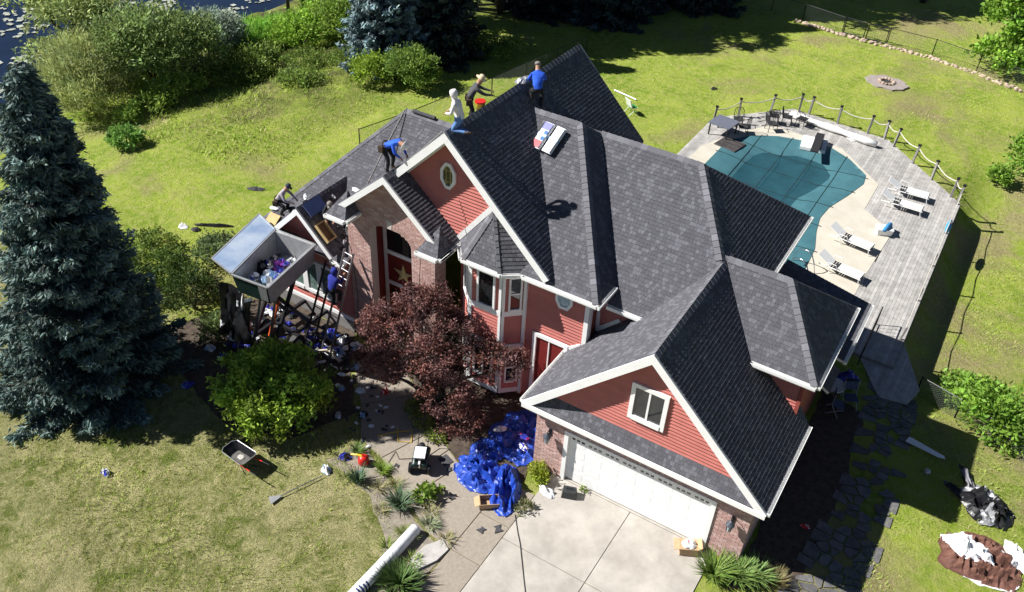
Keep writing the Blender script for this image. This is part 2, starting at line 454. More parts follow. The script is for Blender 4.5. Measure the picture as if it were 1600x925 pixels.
def roof(pts, eave=(0, 1), exp=.13, keep=False, thick=.10, m=None):
    """one roof plane: white slab with courses of separate shingle tabs on top; pts planar and convex"""
    P = [Vector(p) for p in pts]
    U = (P[eave[1]]-P[eave[0]]).normalized()
    N = None
    for i in range(len(P)):
        c = (P[(i+1) % len(P)]-P[i]).cross(P[(i+2) % len(P)]-P[(i+1) % len(P)])
        if c.length > 1e-4: N = c.normalized(); break
    if N.z < 0: N = -N
    S = N.cross(U)
    if S.z < 0: U = -U; S = N.cross(U)
    O = P[eave[0]]
    poly = [((p-O).dot(U), (p-O).dot(S)) for p in P]
    ar = sum(poly[i][0]*poly[(i+1) % len(poly)][1]-poly[(i+1) % len(poly)][0]*poly[i][1] for i in range(len(poly)))
    if ar < 0: poly = poly[::-1]
    b = MB(); b.prism(P, -N, thick)
    ro = b.build('roof', m or white, house)
    u0 = min(p[0] for p in poly); u1 = max(p[0] for p in poly); v1 = max(p[1] for p in poly)
    v = min(p[1] for p in poly)-.001; row = 0
    while v < v1:
        u = u0-rs.uniform(.05, .3)
        while u < u1:
            tn = tab_tint()
            w = rs.choice((.10, .12, .14)) if tn[0] > .14 else rs.choice((.10, .13, .17))
            q = clip_poly([(u, v), (u+w-.006, v), (u+w-.006, v+exp+.004), (u, v+exp+.004)], poly)
            if len(q) >= 3:
                t = rs.uniform(.014, .0155)
                hh = lambda vv: t*(1-(vv-v)/(exp+.004))+.003
                top_ = [O+U*a+S*c+N*hh(c) for a, c in q]
                vs = list(top_); fs = [tuple(range(len(q)))]
                k = len(q)
                for j in range(k):
                    a, c = q[j]; a2, c2 = q[(j+1) % k]
                    if (abs(c-v) < .01 and abs(c2-v) < .01) or abs(a-a2) < 1e-4:
                        bb = len(vs); vs += [O+U*a+S*c+N*.0005, O+U*a2+S*c2+N*.0005]
                        fs.append((j, bb, bb+1, (j+1) % k))
                if keep and len(singles) < 300 and k == 4: singles.append((vs, fs, tn, ro))
                else: field.add(vs, fs, tn)
            u += w
        v += exp; row += 1
    return ro

def ridge(a, b, n1, n2, w=.17):
    """overlapping cap shingles along a ridge or hip from a to b; n1, n2 the two plane normals"""
    a = Vector(a); b = Vector(b); d = (b-a).normalized(); L = (b-a).length
    ds = []
    for n in (n1, n2):
        n = Vector(n).normalized(); s = n.cross(d).normalized()
        other = Vector(n2 if n is not None and (n-Vector(n1).normalized()).length < 1e-6 else n1).normalized()
        if s.dot(other) < 0: s = -s
        ds.append((-s if (s.z > 0 and abs(d.z) < .2) else s, n))
    ds = []
    for n in (n1, n2):
        n = Vector(n).normalized(); s = n.cross(d).normalized()
        if s.z > 0: s = -s
        ds.append((s, n))
    k = int(L/.22)+1
    up = (ds[0][1]+ds[1][1]).normalized()
    for i in range(k):
        p = a+d*(i*L/k); q = a+d*min(L, (i*L/k+L/k+.03))
        tn = tab_tint(); tn = tuple(min(.30, c*1.1+.045) for c in tn)
        vs = []
        for pt, h in ((p, .034), (q, .016)):
            vs += [pt+ds[0][0]*w+ds[0][1]*h, pt+up*(h+.012), pt+ds[1][0]*w+ds[1][1]*h]
        lo = [p+ds[0][0]*w, p+ds[1][0]*w]
        caps.add(vs+lo, [(0, 1, 4, 3), (1, 2, 5, 4), (6, 1, 0), (7, 2, 1), (6, 7, 1)], tn)

def gutter(a, b, out, name='gutter'):
    a = Vector(a); b = Vector(b); o = Vector(out).normalized()
    m = MB(); z = Vector((0, 0, 1))
    m.beam(a+o*.01-z*.07, b+o*.01-z*.07, .018, .13)
    m.beam(a+o*.115-z*.055, b+o*.115-z*.055, .016, .10)
    m.beam(a+o*.062-z*.125, b+o*.062-z*.125, .10, .016)
    d = (b-a).normalized()
    for p in (a, b): m.beam(p+o*.02-z*.062, p+o*.107-z*.062, .012, .112)
    return m.build(name, white, house)

def board(a, b, w, h, up=(0, 0, 1), name='fascia', m=None):
    q = MB(); q.beam(a, b, w, h, up); return q.build(name, m or white, house)

def rake(apex, low, y, name='rake_board', h=.24, t=.05):
    """sloping white board under a gable edge, in the plane y"""
    a = Vector((apex[0], y, apex[1])); b = Vector((low[0], y, low[1]))
    n = (b-a).cross(Vector((0, 1, 0))).normalized()
    if n.z < 0: n = -n
    q = MB(); q.beam(a-n*(h/2-.0), b-n*(h/2), t, h, n); return q.build(name, white, house)

# ------------------------------------------------------------- siding, brick, windows
def frame(P0, U):
    P0 = Vector(P0); U = Vector(U).normalized(); Z = Vector((0, 0, 1)); N = U.cross(Z).normalized()
    return lambda u, v, n=0.0: P0+U*u+Z*v+N*n
def clapboards(F, poly, parent, exp=.125, m=None):
    """horizontal boards on a wall, each a board of its own; poly convex CCW in (u, z)"""
    z0 = min(p[1] for p in poly); z1 = max(p[1] for p in poly); u0 = min(p[0] for p in poly); u1 = max(p[0] for p in poly)
    z = z0
    while z < z1-.02:
        q = clip_poly([(u0-1, z), (u1+1, z), (u1+1, z+exp), (u0-1, z+exp)], poly)
        if len(q) >= 3:
            k = len(q); pr = lambda c: .048-.042*(c-z)/exp
            b = MB()
            b.add([F(a, c, pr(c)) for a, c in q]+[F(a, c, 0) for a, c in q],
                  [tuple(range(k)), tuple(range(2*k-1, k-1, -1))]+[(i, k+i, k+(i+1) % k, (i+1) % k) for i in range(k)])
            b.build('clapboard', m or clap, parent)
        z += exp
brickfield = MB(); brick_singles = []
def bricks(F, poly, keep=False, bw=.215, bh=.068, jt=.012, soldier=False):
    z0 = min(p[1] for p in poly); z1 = max(p[1] for p in poly); z = z0+.004; r = 0
    if soldier: bw, bh = .068, .215
    while z < z1-.02:
        zt = min(z+bh, z1); zm = (z+zt)/2; k = len(poly); xs = []
        for i in range(k):
            a = poly[i]; c = poly[(i+1) % k]
            if (a[1] > zm) != (c[1] > zm): xs.append(a[0]+(c[0]-a[0])*(zm-a[1])/(c[1]-a[1]))
        xs.sort()
        for i in range(0, len(xs)-1, 2):
            u = xs[i]-(bw/2 if r % 2 and not soldier else 0)
            while u < xs[i+1]:
                a = max(u, xs[i])+.002; c = min(u+bw, xs[i+1])-.002
                if c-a > .03:
                    g = rs.uniform(.88, 1.12); tn = rs.choice(((.66, .43, .39), (.63, .40, .36), (.70, .48, .44), (.74, .53, .49), (.60, .37, .34)))
                    tn = tuple(min(1, x*g) for x in tn); h = rs.uniform(.007, .012)
                    vs = [F(a, z, .0), F(c, z, .0), F(c, zt, .0), F(a, zt, .0), F(a, z, h), F(c, z, h), F(c, zt, h), F(a, zt, h)]
                    fs = [(4, 5, 6, 7), (0, 1, 5, 4), (1, 2, 6, 5), (2, 3, 7, 6), (3, 0, 4, 7)]
                    if keep and len(brick_singles) < 300: brick_singles.append((vs, fs, tn, keep))
                    else: brickfield.add(vs, fs, tn)
                u += bw+jt
        z += bh+jt; r += 1
def window(F, u0, u1, z0, z1, cols=1, rows=1, fw=.09, gm=None, proud=.10, poly=None):
    """white frame with glass panes: a part with pane sub-parts"""
    b = MB()
    def bar(a, c, e, g, n0=.0, n1=proud):
        b.add([F(a, e, n0), F(c, e, n0), F(c, g, n0), F(a, g, n0), F(a, e, n1), F(c, e, n1), F(c, g, n1), F(a, g, n1)],
              [(3, 2, 1, 0), (4, 5, 6, 7), (0, 1, 5, 4), (1, 2, 6, 5), (2, 3, 7, 6), (3, 0, 4, 7)])
    bar(u0, u0+fw, z0, z1); bar(u1-fw, u1, z0, z1); bar(u0+fw, u1-fw, z0, z0+fw*1.2, 0, proud+.02); bar(u0+fw, u1-fw, z1-fw, z1)
    iw = (u1-u0-2*fw); ih = z1-z0-2.2*fw; mw = .06
    for i in range(1, cols): c = u0+fw+iw*i/cols; bar(c-mw/2, c+mw/2, z0+fw*1.2, z1-fw, 0, proud-.01)
    for i in range(1, rows):
        c = z0+fw*1.2+ih*i/rows
        for k in range(cols):
            a = u0+fw+iw*k/cols+(mw/2 if k else 0); e = u0+fw+iw*(k+1)/cols-(mw/2 if k < cols-1 else 0)
            bar(a, e, c-.025, c+.025, 0, proud-.015)
    w = b.build('window', white, house)
    for i in range(cols):
        for j in range(rows):
            a = u0+fw+iw*i/cols+.004; c = u0+fw+iw*(i+1)/cols-.004; e = z0+fw*1.2+ih*j/rows+.004; g = z0+fw*1.2+ih*(j+1)/rows-.004
            p = MB(); p.add([F(a, e, .0), F(c, e, .0), F(c, g, .0), F(a, g, .0), F(a, e, .062), F(c, e, .062), F(c, g, .062), F(a, g, .062)],
                            [(4, 5, 6, 7), (0, 1, 5, 4), (1, 2, 6, 5), (2, 3, 7, 6), (3, 0, 4, 7)])
            p.build('pane', gm or glass, w)
    return w
def wall(poly, y0, y1, m, name='wall'):
    """wall slab: polygon in (x, z), from y0 to y1"""
    b = MB(); b.prism([(x, y0, z) for x, z in poly], (0, 1, 0), y1-y0); return b.build(name, m, house)
def wallx(poly, x0, x1, m, name='wall'):
    b = MB(); b.prism([(x0, y, z) for y, z in poly], (1, 0, 0), x1-x0); return b.build(name, m, house)
FY = lambda y: frame((0, y, 0), (1, 0, 0))            # wall facing the street at depth y: u = x

# ---------------- garage (front right)
GY = -.30; AX, AZ = 3.43, 6.75; EZ = 2.95
wg = wall([(0, -.1), (1.02, -.1), (1.02, 2.2), (5.98, 2.2), (5.98, -.1), (7.0, -.1), (7.0, 2.9), (0, 2.9)], 0, .22, mortar)
F = FY(0)
bricks(F, [(5.98, .02), (7.0, .02), (7.0, 2.85), (5.98, 2.85)], keep=wg)
bricks(F, [(0, .02), (1.02, .02), (1.02, 2.85), (0, 2.85)], keep=wg)
bricks(F, [(1.02, 2.42), (5.98, 2.42), (5.98, 2.85), (1.02, 2.85)])
bricks(F, [(1.02, 2.2), (5.98, 2.2), (5.98, 2.42), (1.02, 2.42)], soldier=True)
wr = wallx([(.22, -.1), (3.6, -.1), (3.6, 2.9), (.22, 2.9)], 6.78, 6.999, mortar)
Fr = frame((7.0, 0, 0), (0, 1, 0)); bricks(Fr, [(.0, .02), (3.6, .02), (3.6, 2.7), (.0, 2.7)])
wallx([(.22, -.1), (2.5, -.1), (2.5, 2.9), (.22, 2.9)], 0.001, .2, redw)
gw = wall([(.35, 3.0), (6.6, 3.0), (3.43, 6.3)], 0.0, .15, redw)
clapboards(F, [(.40, 3.38), (6.55, 3.38), (3.43, 6.42)], gw)
window(F, 2.90, 4.02, 3.95, 5.30, cols=2, fw=.13)
# garage roof planes
n_l = (-1, 0, 1.0); n_r = (1, 0, 1.0)
roof([(AX, GY, AZ), (-.37, GY, EZ), (-.37, 4.2, EZ), (AX, 5.4, AZ)], eave=(1, 2))
roof([(AX, GY, AZ), (7.33, GY, EZ+.02), (7.33, 3.62, EZ+.02), (AX, 5.4, AZ)], eave=(1, 2))
ridge((AX, GY, AZ), (AX, 4.9, AZ), n_l, n_r)
rake((AX, AZ), (-.42, EZ-.05), GY-.03); rake((AX, AZ), (7.37, EZ-.02), GY-.032)
gutter((-.37, GY, EZ), (-.37, 2.45, EZ), (-1, 0, 0)); gutter((7.33, GY, EZ+.02), (7.33, 3.62, EZ+.02), (1, 0, 0))
# pent roof above the garage door
roof([(-.25, GY-.02, EZ-.02), (7.2, GY-.02, EZ-.02), (6.72, 0.0, 3.42), (.28, .0, 3.42)], eave=(0, 1), keep=True, thick=.05)
board((-.38, GY-.06, EZ-.12), (7.35, GY-.06, EZ-.12), .06, .16)
b = MB(); b.box(.0, 7.0, GY, -.002, 2.78, 2.82); b.build('soffit', white, house)
# garage door
gd = MB(); gd.box(1.02, 1.16, -.05, .12, .04, 2.2); gd.box(5.84, 5.98, -.05, .12, .04, 2.2); gd.box(1.16, 5.84, -.05, .12, 2.08, 2.2)
gd.build('garage_door_frame', white, house)
door = MB(); door.box(1.16, 5.84, .10, .15, .04, 2.08); door = door.build('garage_door', white, house)
for r in range(4):
    z0 = .05+r*.507
    s = MB(); s.box(1.165, 5.835, .075, .099, z0, z0+.497); so = s.build('door_section', white, door)
    p = MB()
    for c in range(8):
        x0 = 1.20+c*.580
        if r < 3: p.box(x0+.05, x0+.52, .071, .0749, z0+.09, z0+.41)
        else:
            for k in range(3):
                g = MB(); g.box(x0+.045+k*.165, x0+.045+k*.165+.105, .066, .0748, z0+.30, z0+.41); g.build('pane', glass, door)
            p.box(x0+.05, x0+.52, .071, .0749, z0+.07, z0+.25)
    p.build('raised_panel', white, door)

# ---------------- garage cross wing (hip, right)
roof([(3.2, 4.95, 6.85), (3.2, 3.05, 4.98), (7.22, 3.05, 4.98), (5.45, 4.95, 6.85)], eave=(1, 2), keep=True)
roof([(5.45, 4.95, 6.85), (7.22, 3.05, 4.98), (7.22, 7.45, 4.98)], eave=(1, 2))
roof([(3.2, 4.95, 6.84), (5.45, 4.95, 6.84), (7.2, 7.45, 4.97), (3.2, 7.45, 4.97)], eave=(2, 3))
ridge((3.5, 4.95, 6.85), (5.45, 4.95, 6.85), (0, -1, 1), (0, 1, 1)); ridge((7.22, 3.05, 4.98), (5.45, 4.95, 6.85), (0, -1, 1), (1, 0, 1))
gutter((4.9, 3.05, 4.98), (7.22, 3.05, 4.98), (0, -1, 0)); gutter((7.22, 3.05, 4.98), (7.22, 7.45, 4.98), (1, 0, 0))
wd = wall([(4.4, 3.0), (6.85, 3.0), (6.85, 4.85), (4.4, 4.85)], 3.45, 3.6, redw)
clapboards(FY(3.45), [(4.6, 2.9), (6.8, 2.9), (6.8, 4.85), (4.6, 4.85)], wd)
board((6.86, 3.42, 2.6), (6.86, 3.42, 4.85), .10, .10, (0, 1, 0), 'corner_board', redw)
wallx([(3.45, -.2), (10.6, -.2), (10.6, 2.9), (7.3, 2.9), (7.3, 4.85), (3.45, 4.85)], 6.7, 6.85, redw)
# lower rear roof beside the pool
roof([(7.42, 7.2, 2.95), (7.42, 10.85, 2.95), (4.2, 10.85, 3.6), (4.2, 7.2, 3.6)], eave=(0, 1))
gutter((7.42, 7.2, 2.95), (7.42, 10.85, 2.95), (1, 0, 0))
roof([(7.42, 5.9, 2.55), (7.42, 7.18, 2.55), (6.86, 7.18, 2.9), (6.86, 5.9, 2.9)], eave=(0, 1))
wall([(-8.5, -.2), (6.85, -.2), (6.85, 2.85), (-8.5, 2.85)], 10.45, 10.6, redw)

# ---------------- east wing (behind the garage)
roof([(-3.4, 6.85, 8.53), (-3.4, 2.72, 5.22), (5.0, 2.72, 5.22), (1.56, 6.85, 8.53)], eave=(1, 2))
roof([(1.56, 6.85, 8.53), (4.55, 3.26, 5.66), (4.55, 10.75, 5.66)], eave=(1, 2))
roof([(-4.0, 6.85, 8.52), (1.56, 6.85, 8.52), (4.52, 10.75, 5.65), (-4.0, 10.75, 5.65)], eave=(2, 3))
ridge((-2.0, 6.85, 8.53), (1.56, 6.85, 8.53), (0, -.8, 1), (0, .8, 1)); ridge((3.35, 4.70, 6.81), (1.56, 6.85, 8.53), (0, -.8, 1), (1, 0, 1))
gutter((.72, 2.72, 5.22), (1.95, 2.72, 5.22), (0, -1, 0)); gutter((4.55, 6.6, 5.66), (4.55, 10.75, 5.66), (1, 0, 0))
we = wall([(.2, 3.0), (4.2, 3.0), (4.2, 5.2), (.2, 5.2)], 3.15, 3.3, redw)
clapboards(FY(3.15), [(.3, 3.3), (2.6, 3.3), (2.6, 5.15), (.3, 5.15)], we)
wallx([(3.3, 2.8), (10.5, 2.8), (10.5, 5.5), (3.3, 5.5)], 4.05, 4.2, redw)
board((.32, 3.10, 3.75), (1.05, 3.10, 4.45), .05, .16, (0, 0, 1), 'flashing_board'); board((.28, 3.09, 4.5), (.34, 3.09, 3.7), .05, .14, (1, 0, 0), 'flashing_board')

# ---------------- main gable with the octagon window
MX, MZ, MY = -4.88, 9.64, 2.0; BZ = 5.65
roof([(MX, MY, MZ), (-1.0, MY, MZ-3.88*.975), (-.6, 5.2, MZ-4.28*.975), (-1.88, 10.4, MZ-3.0*.975), (MX, 10.4, MZ)], eave=(0, 4))
roof([(MX, MY, MZ), (-8.75, MY, 5.78), (-8.75, 10.4, 5.78), (MX, 10.4, MZ)], eave=(1, 2))
ridge((MX, MY, MZ), (MX, 10.4, MZ), (-1, 0, 1), (1, 0, 1))
rake((MX, MZ), (-1.0, MZ-3.88*.975), MY-.03); rake((MX, MZ), (-8.75, 5.78), MY-.032)
rake((MX, MZ), (-1.9, 6.66), 10.43); rake((MX, MZ), (-8.75, 5.78), 10.432)
wm_ = wall([(-8.5, 5.2), (-1.3, 5.2), (-1.3, 5.9), (MX, 9.35), (-8.5, 5.9)], 2.5, 2.7, redw)
F = FY(2.5)
clapboards(F, [(-8.2, 5.6), (-1.4, 5.6), (-1.4, 5.98), (MX, 9.42), (-8.2, 6.1)], wm_)
wall([(-8.5, -.2), (-1.3, -.2), (-1.3, 5.9), (MX, 9.3), (-8.5, 5.9)], 10.2, 10.35, redw)
# soffit board under the rakes, trim along the portico roof
for lx, lz, s in ((-1.45, 5.98, 1), (-8.3, 5.98, -1)):
    a = Vector((MX, 2.43, MZ-.30)); c = Vector((lx, 2.43, lz-.05))
    q = MB(); q.beam(a, c, .05, .17, (s, 0, 1)); q.build('frieze_board', white, house)
def octagon(cx, cz, w, h, y, cut=.30):
    pts = lambda w, h: [(cx-w/2, cz-h/2+h*cut), (cx-w/2+w*.33, cz-h/2), (cx+w/2-w*.33, cz-h/2), (cx+w/2, cz-h/2+h*cut), (cx+w/2, cz+h/2-h*cut), (cx+w/2-w*.33, cz+h/2), (cx-w/2+w*.33, cz+h/2), (cx-w/2, cz+h/2-h*cut)]
    o = pts(w, h); i = pts(w-.19, h-.21)
    b = MB()
    for k in range(8):
        a, c = o[k], o[(k+1) % 8]; d, e = i[(k+1) % 8], i[k]
        b.prism([(a[0], y, a[1]), (c[0], y, c[1]), (d[0], y, d[1]), (e[0], y, e[1])], (0, -1, 0), .08)
    f = b.build('octagon_window', white, house)
    g = MB(); g.prism([(p[0], y-.028, p[1]) for p in i], (0, -1, 0), .012); g.build('pane', glass, f)
    gold = mat('gold_muntin', (.45, .36, .12), rough=.4, var=.1)
    g = MB()
    for dx in (-.07, .09): g.box(cx+dx-.009, cx+dx+.009, y-.055, y-.041, cz-h/2+.15, cz+h/2-.15)
    for dz in (-.2, .18): g.box(cx-w/2+.12, cx+w/2-.12, y-.053, y-.042, cz+dz-.009, cz+dz+.009)
    g.build('muntin', gold, f)
octagon(-5.06, 7.90, .56, .92, 2.455)
# lower front wall right of the bay
wl = wall([(-4.6, -.2), (.25, -.2), (.25, 5.55), (-4.6, 5.55)], 2.5, 2.7, redw)
clapboards(F, [(-2.0, .25), (.15, .25), (.15, 5.5), (-2.0, 5.5)], wl)
wallx([(2.7, 2.9), (3.2, 2.9), (3.2, 5.5), (2.7, 5.5)], .05, .25, redw)
board((.20, 2.43, 3.3), (.20, 2.43, 5.5), .15, .06, (0, 1, 0), 'corner_board'); board((.275, 2.56, 3.5), (.275, 2.56, 5.5), .05, .16, (0, 1, 0), 'corner_board')
board((-2.02, 2.42, .2), (-2.02, 2.42, 5.5), .10, .10, (0, 1, 0), 'downspout')
board((-.30, 2.42, 3.10), (.12, 2.42, 3.42), .05, .14, (0, 0, 1), 'flashing_board')
# small octagonal bathroom window under the eave
sw = MB(); pts = [(-.93, 5.5), (-.93, 4.86), (-.78, 4.60), (-.47, 4.60), (-.32, 4.86), (-.32, 5.5)]; inn = [(-.84, 5.42), (-.84, 4.90), (-.73, 4.70), (-.52, 4.70), (-.41, 4.90), (-.41, 5.42)]
for k in range(6):
    a, c = pts[k], pts[(k+1) % 6]; d, e = inn[(k+1) % 6], inn[k]
    sw.prism([(a[0], 2.45, a[1]), (c[0], 2.45, c[1]), (d[0], 2.45, d[1]), (e[0], 2.45, e[1])], (0, -1, 0), .07)
sw = sw.build('window', white, house)
g = MB(); g.prism([(p[0], 2.435, p[1]) for p in inn], (0, -1, 0), .012); g.build('pane', curtain, sw)
# side entrance: white frame, two dark red leaves
b = MB()
for x0, x1 in ((-1.64, -1.50), (-.46, -.32)): b.box(x0, x1, 2.38, 2.448, .2, 3.2)
b.box(-1.04, -1.00, 2.40, 2.448, .3, 3.06); b.box(-1.50, -.46, 2.38, 2.448, 3.06, 3.2)
sd = b.build('side_door', white, house)
for x0, x1 in ((-1.50, -1.04), (-1.00, -.46)):
    p = MB(); p.box(x0+.004, x1-.004, 2.44, 2.447, .25, 3.056); p.build('door_leaf', dred, sd)

# ---------------- hip block between main gable and east wing
roof([(-4.4, 6.17, 8.98), (-2.2, MY, BZ-.02), (.69, MY, BZ-.02), (-2.44, 6.17, 8.98)], eave=(1, 2))
roof([(-2.44, 6.17, 8.98), (.69, MY, BZ-.02), (.69, 6.0, BZ-.02), (-1.9, 6.9, 8.41)], eave=(1, 2))
roof([(-4.4, 6.17, 8.975), (-2.44, 6.17, 8.975), (-2.0, 6.8, 8.45), (-4.4, 6.8, 8.45)], eave=(2, 3))
ridge((-4.2, 6.17, 8.98), (-2.44, 6.17, 8.98), (0, -.8, 1), (0, .8, 1)); ridge((.69, MY, BZ), (-2.44, 6.17, 8.98), (0, -.8, 1), (1.07, 0, 1))
gutter((-1.92, MY, BZ), (.69, MY, BZ), (0, -1, 0)); gutter((.69, MY-.1, BZ), (.69, 3.1, BZ), (1, 0, 0))
b = MB(); b.box(-2.0, .66, MY, 2.47, 5.49, 5.53); b.build('soffit', white, house)

# ---------------- bay window
bay = [(-4.42, 2.5), (-3.85, 1.95), (-2.62, 1.95), (-2.05, 2.5)]
b = MB(); b.prism([(x, y, .25) for x, y in bay], (0, 0, 1), 5.3); bw_ = b.build('wall', redw, house)
for i in range(3):
    a, c = bay[i], bay[i+1]; L = math.hypot(c[0]-a[0], c[1]-a[1])
    Fb = frame((a[0], a[1], 0), (c[0]-a[0], c[1]-a[1], 0))
    for z0, z1 in ((.45, 2.25), (2.5, 3.70), (3.9, 5.45)):
        clapboards(Fb, [(.05, z0), (L-.05, z0), (L-.05, z1), (.05, z1)], bw_)
    for z, h in ((2.36, .2), (3.8, .2), (.35, .2), (5.42, .14)):
        p = Fb(.0, z, .03); q = Fb(L, z, .03); board(p, q, .075, h, name='band_board')
    for u in (.045, L-.045): board(Fb(u, .3, .03), Fb(u, 5.5, .03), .09, .07, (Fb(0, 0, 1)-Fb(0, 0, 0)), 'corner_board')
    if i == 1:
        window(Fb, .30, 1.0, 3.88, 5.3, fw=.07); window(Fb, .22, 1.0, .8, 2.1, cols=2, fw=.07)
    else:
        window(Fb, .20, .64, 3.92, 5.28, rows=2, fw=.06); window(Fb, .18, .64, .75, 2.1, rows=2, fw=.06)
bp_ = (-3.32, 2.5, 7.34)
e = [(-4.66, 2.5, BZ-.02), (-3.98, 1.66, BZ-.02), (-2.52, 1.66, BZ-.02), (-1.92, 2.12, BZ-.02), (-1.4, 2.5, BZ-.02)]
for i in range(4): roof([e[i], e[i+1], bp_], eave=(0, 1), thick=.06)
for i in (1, 2): ridge(e[i], bp_, (0, -1, 1) if i == 1 else (.6, -.8, 1), (-.7, -.7, 1) if i == 1 else (0, -1, 1), w=.12)
for i in range(3):
    d = Vector(e[i+1])-Vector(e[i]); gutter(Vector(e[i])+Vector((0, 0, .02)), Vector(e[i+1])+Vector((0, 0, .02)), (d.y, -d.x, 0))
q = MB(); q.prism([(x, y+.05, BZ-.16) for x, y in ((-4.5, 2.4), (-3.93, 1.72), (-2.56, 1.72), (-2.0, 2.2), (-2.0, 2.4))], (0, 0, 1), .04); q.build('soffit', white, house)
board((-4.66, 2.43, 5.72), (-3.34, 2.43, 7.42), .05, .17, (0, 0, 1), 'flashing_board')

# ---------------- brick entry portico
PX, PZ, PY = -6.9, 7.68, 1.5
arch = [(-7.09+.89*math.cos(a), 4.92+.50*math.sin(a)) for a in [PI*k/12 for k in range(13)]]
poly = [(-8.95, -.1), (-8.95, 5.75), (PX, 7.45), (-5.23, 6.05), (-5.23, -.1), (-6.2, -.1)]+arch+[(-7.98, -.1)]
wp = wall(poly, 1.9, 2.25, mortar)
bricks(FY(1.9), [(x, max(z, .02)) for x, z in poly])
for k in range(13):                                     # arch ring of upright bricks
    a0 = PI*k/13; a1 = PI*(k+1)/13-.03
    for ring in range(2):
        q = MB(); pr = lambda a, r: (-7.09+(.91+r)*math.cos(a), 1.885, 4.92+(.52+r)*math.sin(a))
        am = (a0+a1)/2
        if ring == 0: q.prism([pr(a0, .0), pr(am-.015, .0), pr(am-.015, .2), pr(a0, .2)], (0, 1, 0), .02)
        else: q.prism([pr(am+.015, .0), pr(a1, .0), pr(a1, .2), pr(am+.015, .2)], (0, 1, 0), .02)
        q.build('arch_brick', mat('pale_brick', (.42, .27, .24), rough=.85, var=.15, scale=12, rnd=.15), wp)
q = MB(); q.prism([(-7.17, 1.88, 5.40), (-7.01, 1.88, 5.40), (-6.97, 1.88, 5.72), (-7.21, 1.88, 5.72)], (0, 1, 0), .06); q.build('keystone', mat('keystone', (.55, .5, .47), var=.1), wp)
b = MB(); b.prism([(-5.23, 1.9, -.1), (-5.23, 2.5, -.1), (-5.23, 2.5, 5.9), (-5.23, 1.9, 5.9)], (-1, 0, 0), .25); b.build('wall', mortar, house)
bricks(frame((-5.228, 1.9, 0), (0, 1, 0)), [(.0, .02), (.6, .02), (.6, 5.7), (0, 5.7)])
b = MB(); b.prism([(-8.95, 1.9, -.1), (-8.95, 4.0, -.1), (-8.95, 4.0, 5.6), (-8.95, 1.9, 5.6)], (1, 0, 0), .25); b.build('wall', mortar, house)
bricks(frame((-8.952, 4.0, 0), (0, -1, 0)), [(.0, .02), (2.1, .02), (2.1, 5.6), (0, 5.6)])
# recess: dark red reveals and the entry wall
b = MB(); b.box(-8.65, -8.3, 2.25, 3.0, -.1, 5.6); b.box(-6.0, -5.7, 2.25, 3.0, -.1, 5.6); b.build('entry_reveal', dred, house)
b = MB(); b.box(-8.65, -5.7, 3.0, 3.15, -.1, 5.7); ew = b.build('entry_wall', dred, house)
b = MB()
b.box(-8.26, -8.12, 2.93, 2.998, .0, 5.4); b.box(-6.43, -6.29, 2.93, 2.998, .0, 5.4)
for z0, z1 in ((2.06, 2.22), (3.42, 3.58)): b.box(-8.12, -6.43, 2.93, 2.998, z0, z1)
fd = b.build('front_door', white, house)
q = MB(); q.box(-8.115, -6.435, 2.96, 2.997, 3.584, 5.35); q.build('pane', glass, fd)
q = MB(); q.box(-8.115, -6.435, 2.955, 2.997, 2.224, 3.416); q.build('door_panel', dred, fd)
for x0, x1 in ((-8.11, -7.30), (-7.26, -6.44)):
    q = MB(); q.box(x0, x1, 2.955, 2.997, .06, 2.056); q.build('door_leaf', mat('entry_door', (.10, .014, .012), rough=.4, var=.1), fd)
    q = MB(); q.box(x0+.15, x1-.15, 2.945, 2.9545, .9, 1.85); q.build('pane', glass, fd)
# portico roof
roof([(PX, PY, PZ), (-9.22, PY, 5.64), (-9.22, 3.4, 5.64), (PX, 3.4, PZ)], eave=(1, 2))
roof([(PX, PY, PZ), (-4.58, PY, 5.64), (-4.58, 2.49, 5.64), (PX, 2.49, PZ)], eave=(1, 2))
ridge((PX, PY, PZ), (PX, 2.4, PZ), (-.88, 0, 1), (.88, 0, 1))
rake((PX, PZ), (-9.1, 5.75), PY-.03, h=.2); rake((PX, PZ), (-4.66, 5.71), PY-.032, h=.2)
gutter((-4.58, 1.2, 5.64), (-4.58, 2.48, 5.64), (1, 0, 0))
for x0, x1, xi in ((-9.2, -8.36, -8.8), (-5.42, -4.58, -5.0)):      # hipped cornice returns
    lx, rx = x0, x1
    pk = (xi, 1.88, 6.32)
    roof([(lx, 1.14, BZ-.02), (rx, 1.14, BZ-.02), pk], eave=(0, 1), thick=.03)
    roof([(rx, 1.14, BZ-.02), (rx, 1.88, BZ-.02), pk], eave=(0, 1), thick=.03)
    roof([(lx, 1.88, BZ-.02), (lx, 1.14, BZ-.02), pk], eave=(0, 1), thick=.03)
    gutter((lx, 1.14, BZ), (rx, 1.14, BZ), (0, -1, 0)); gutter((rx, 1.14, BZ), (rx, 1.86, BZ), (1, 0, 0))
    q = MB(); q.box(lx+.01, rx-.01, 1.16, 1.88, BZ-.14, BZ-.10); q.build('soffit', white, house)

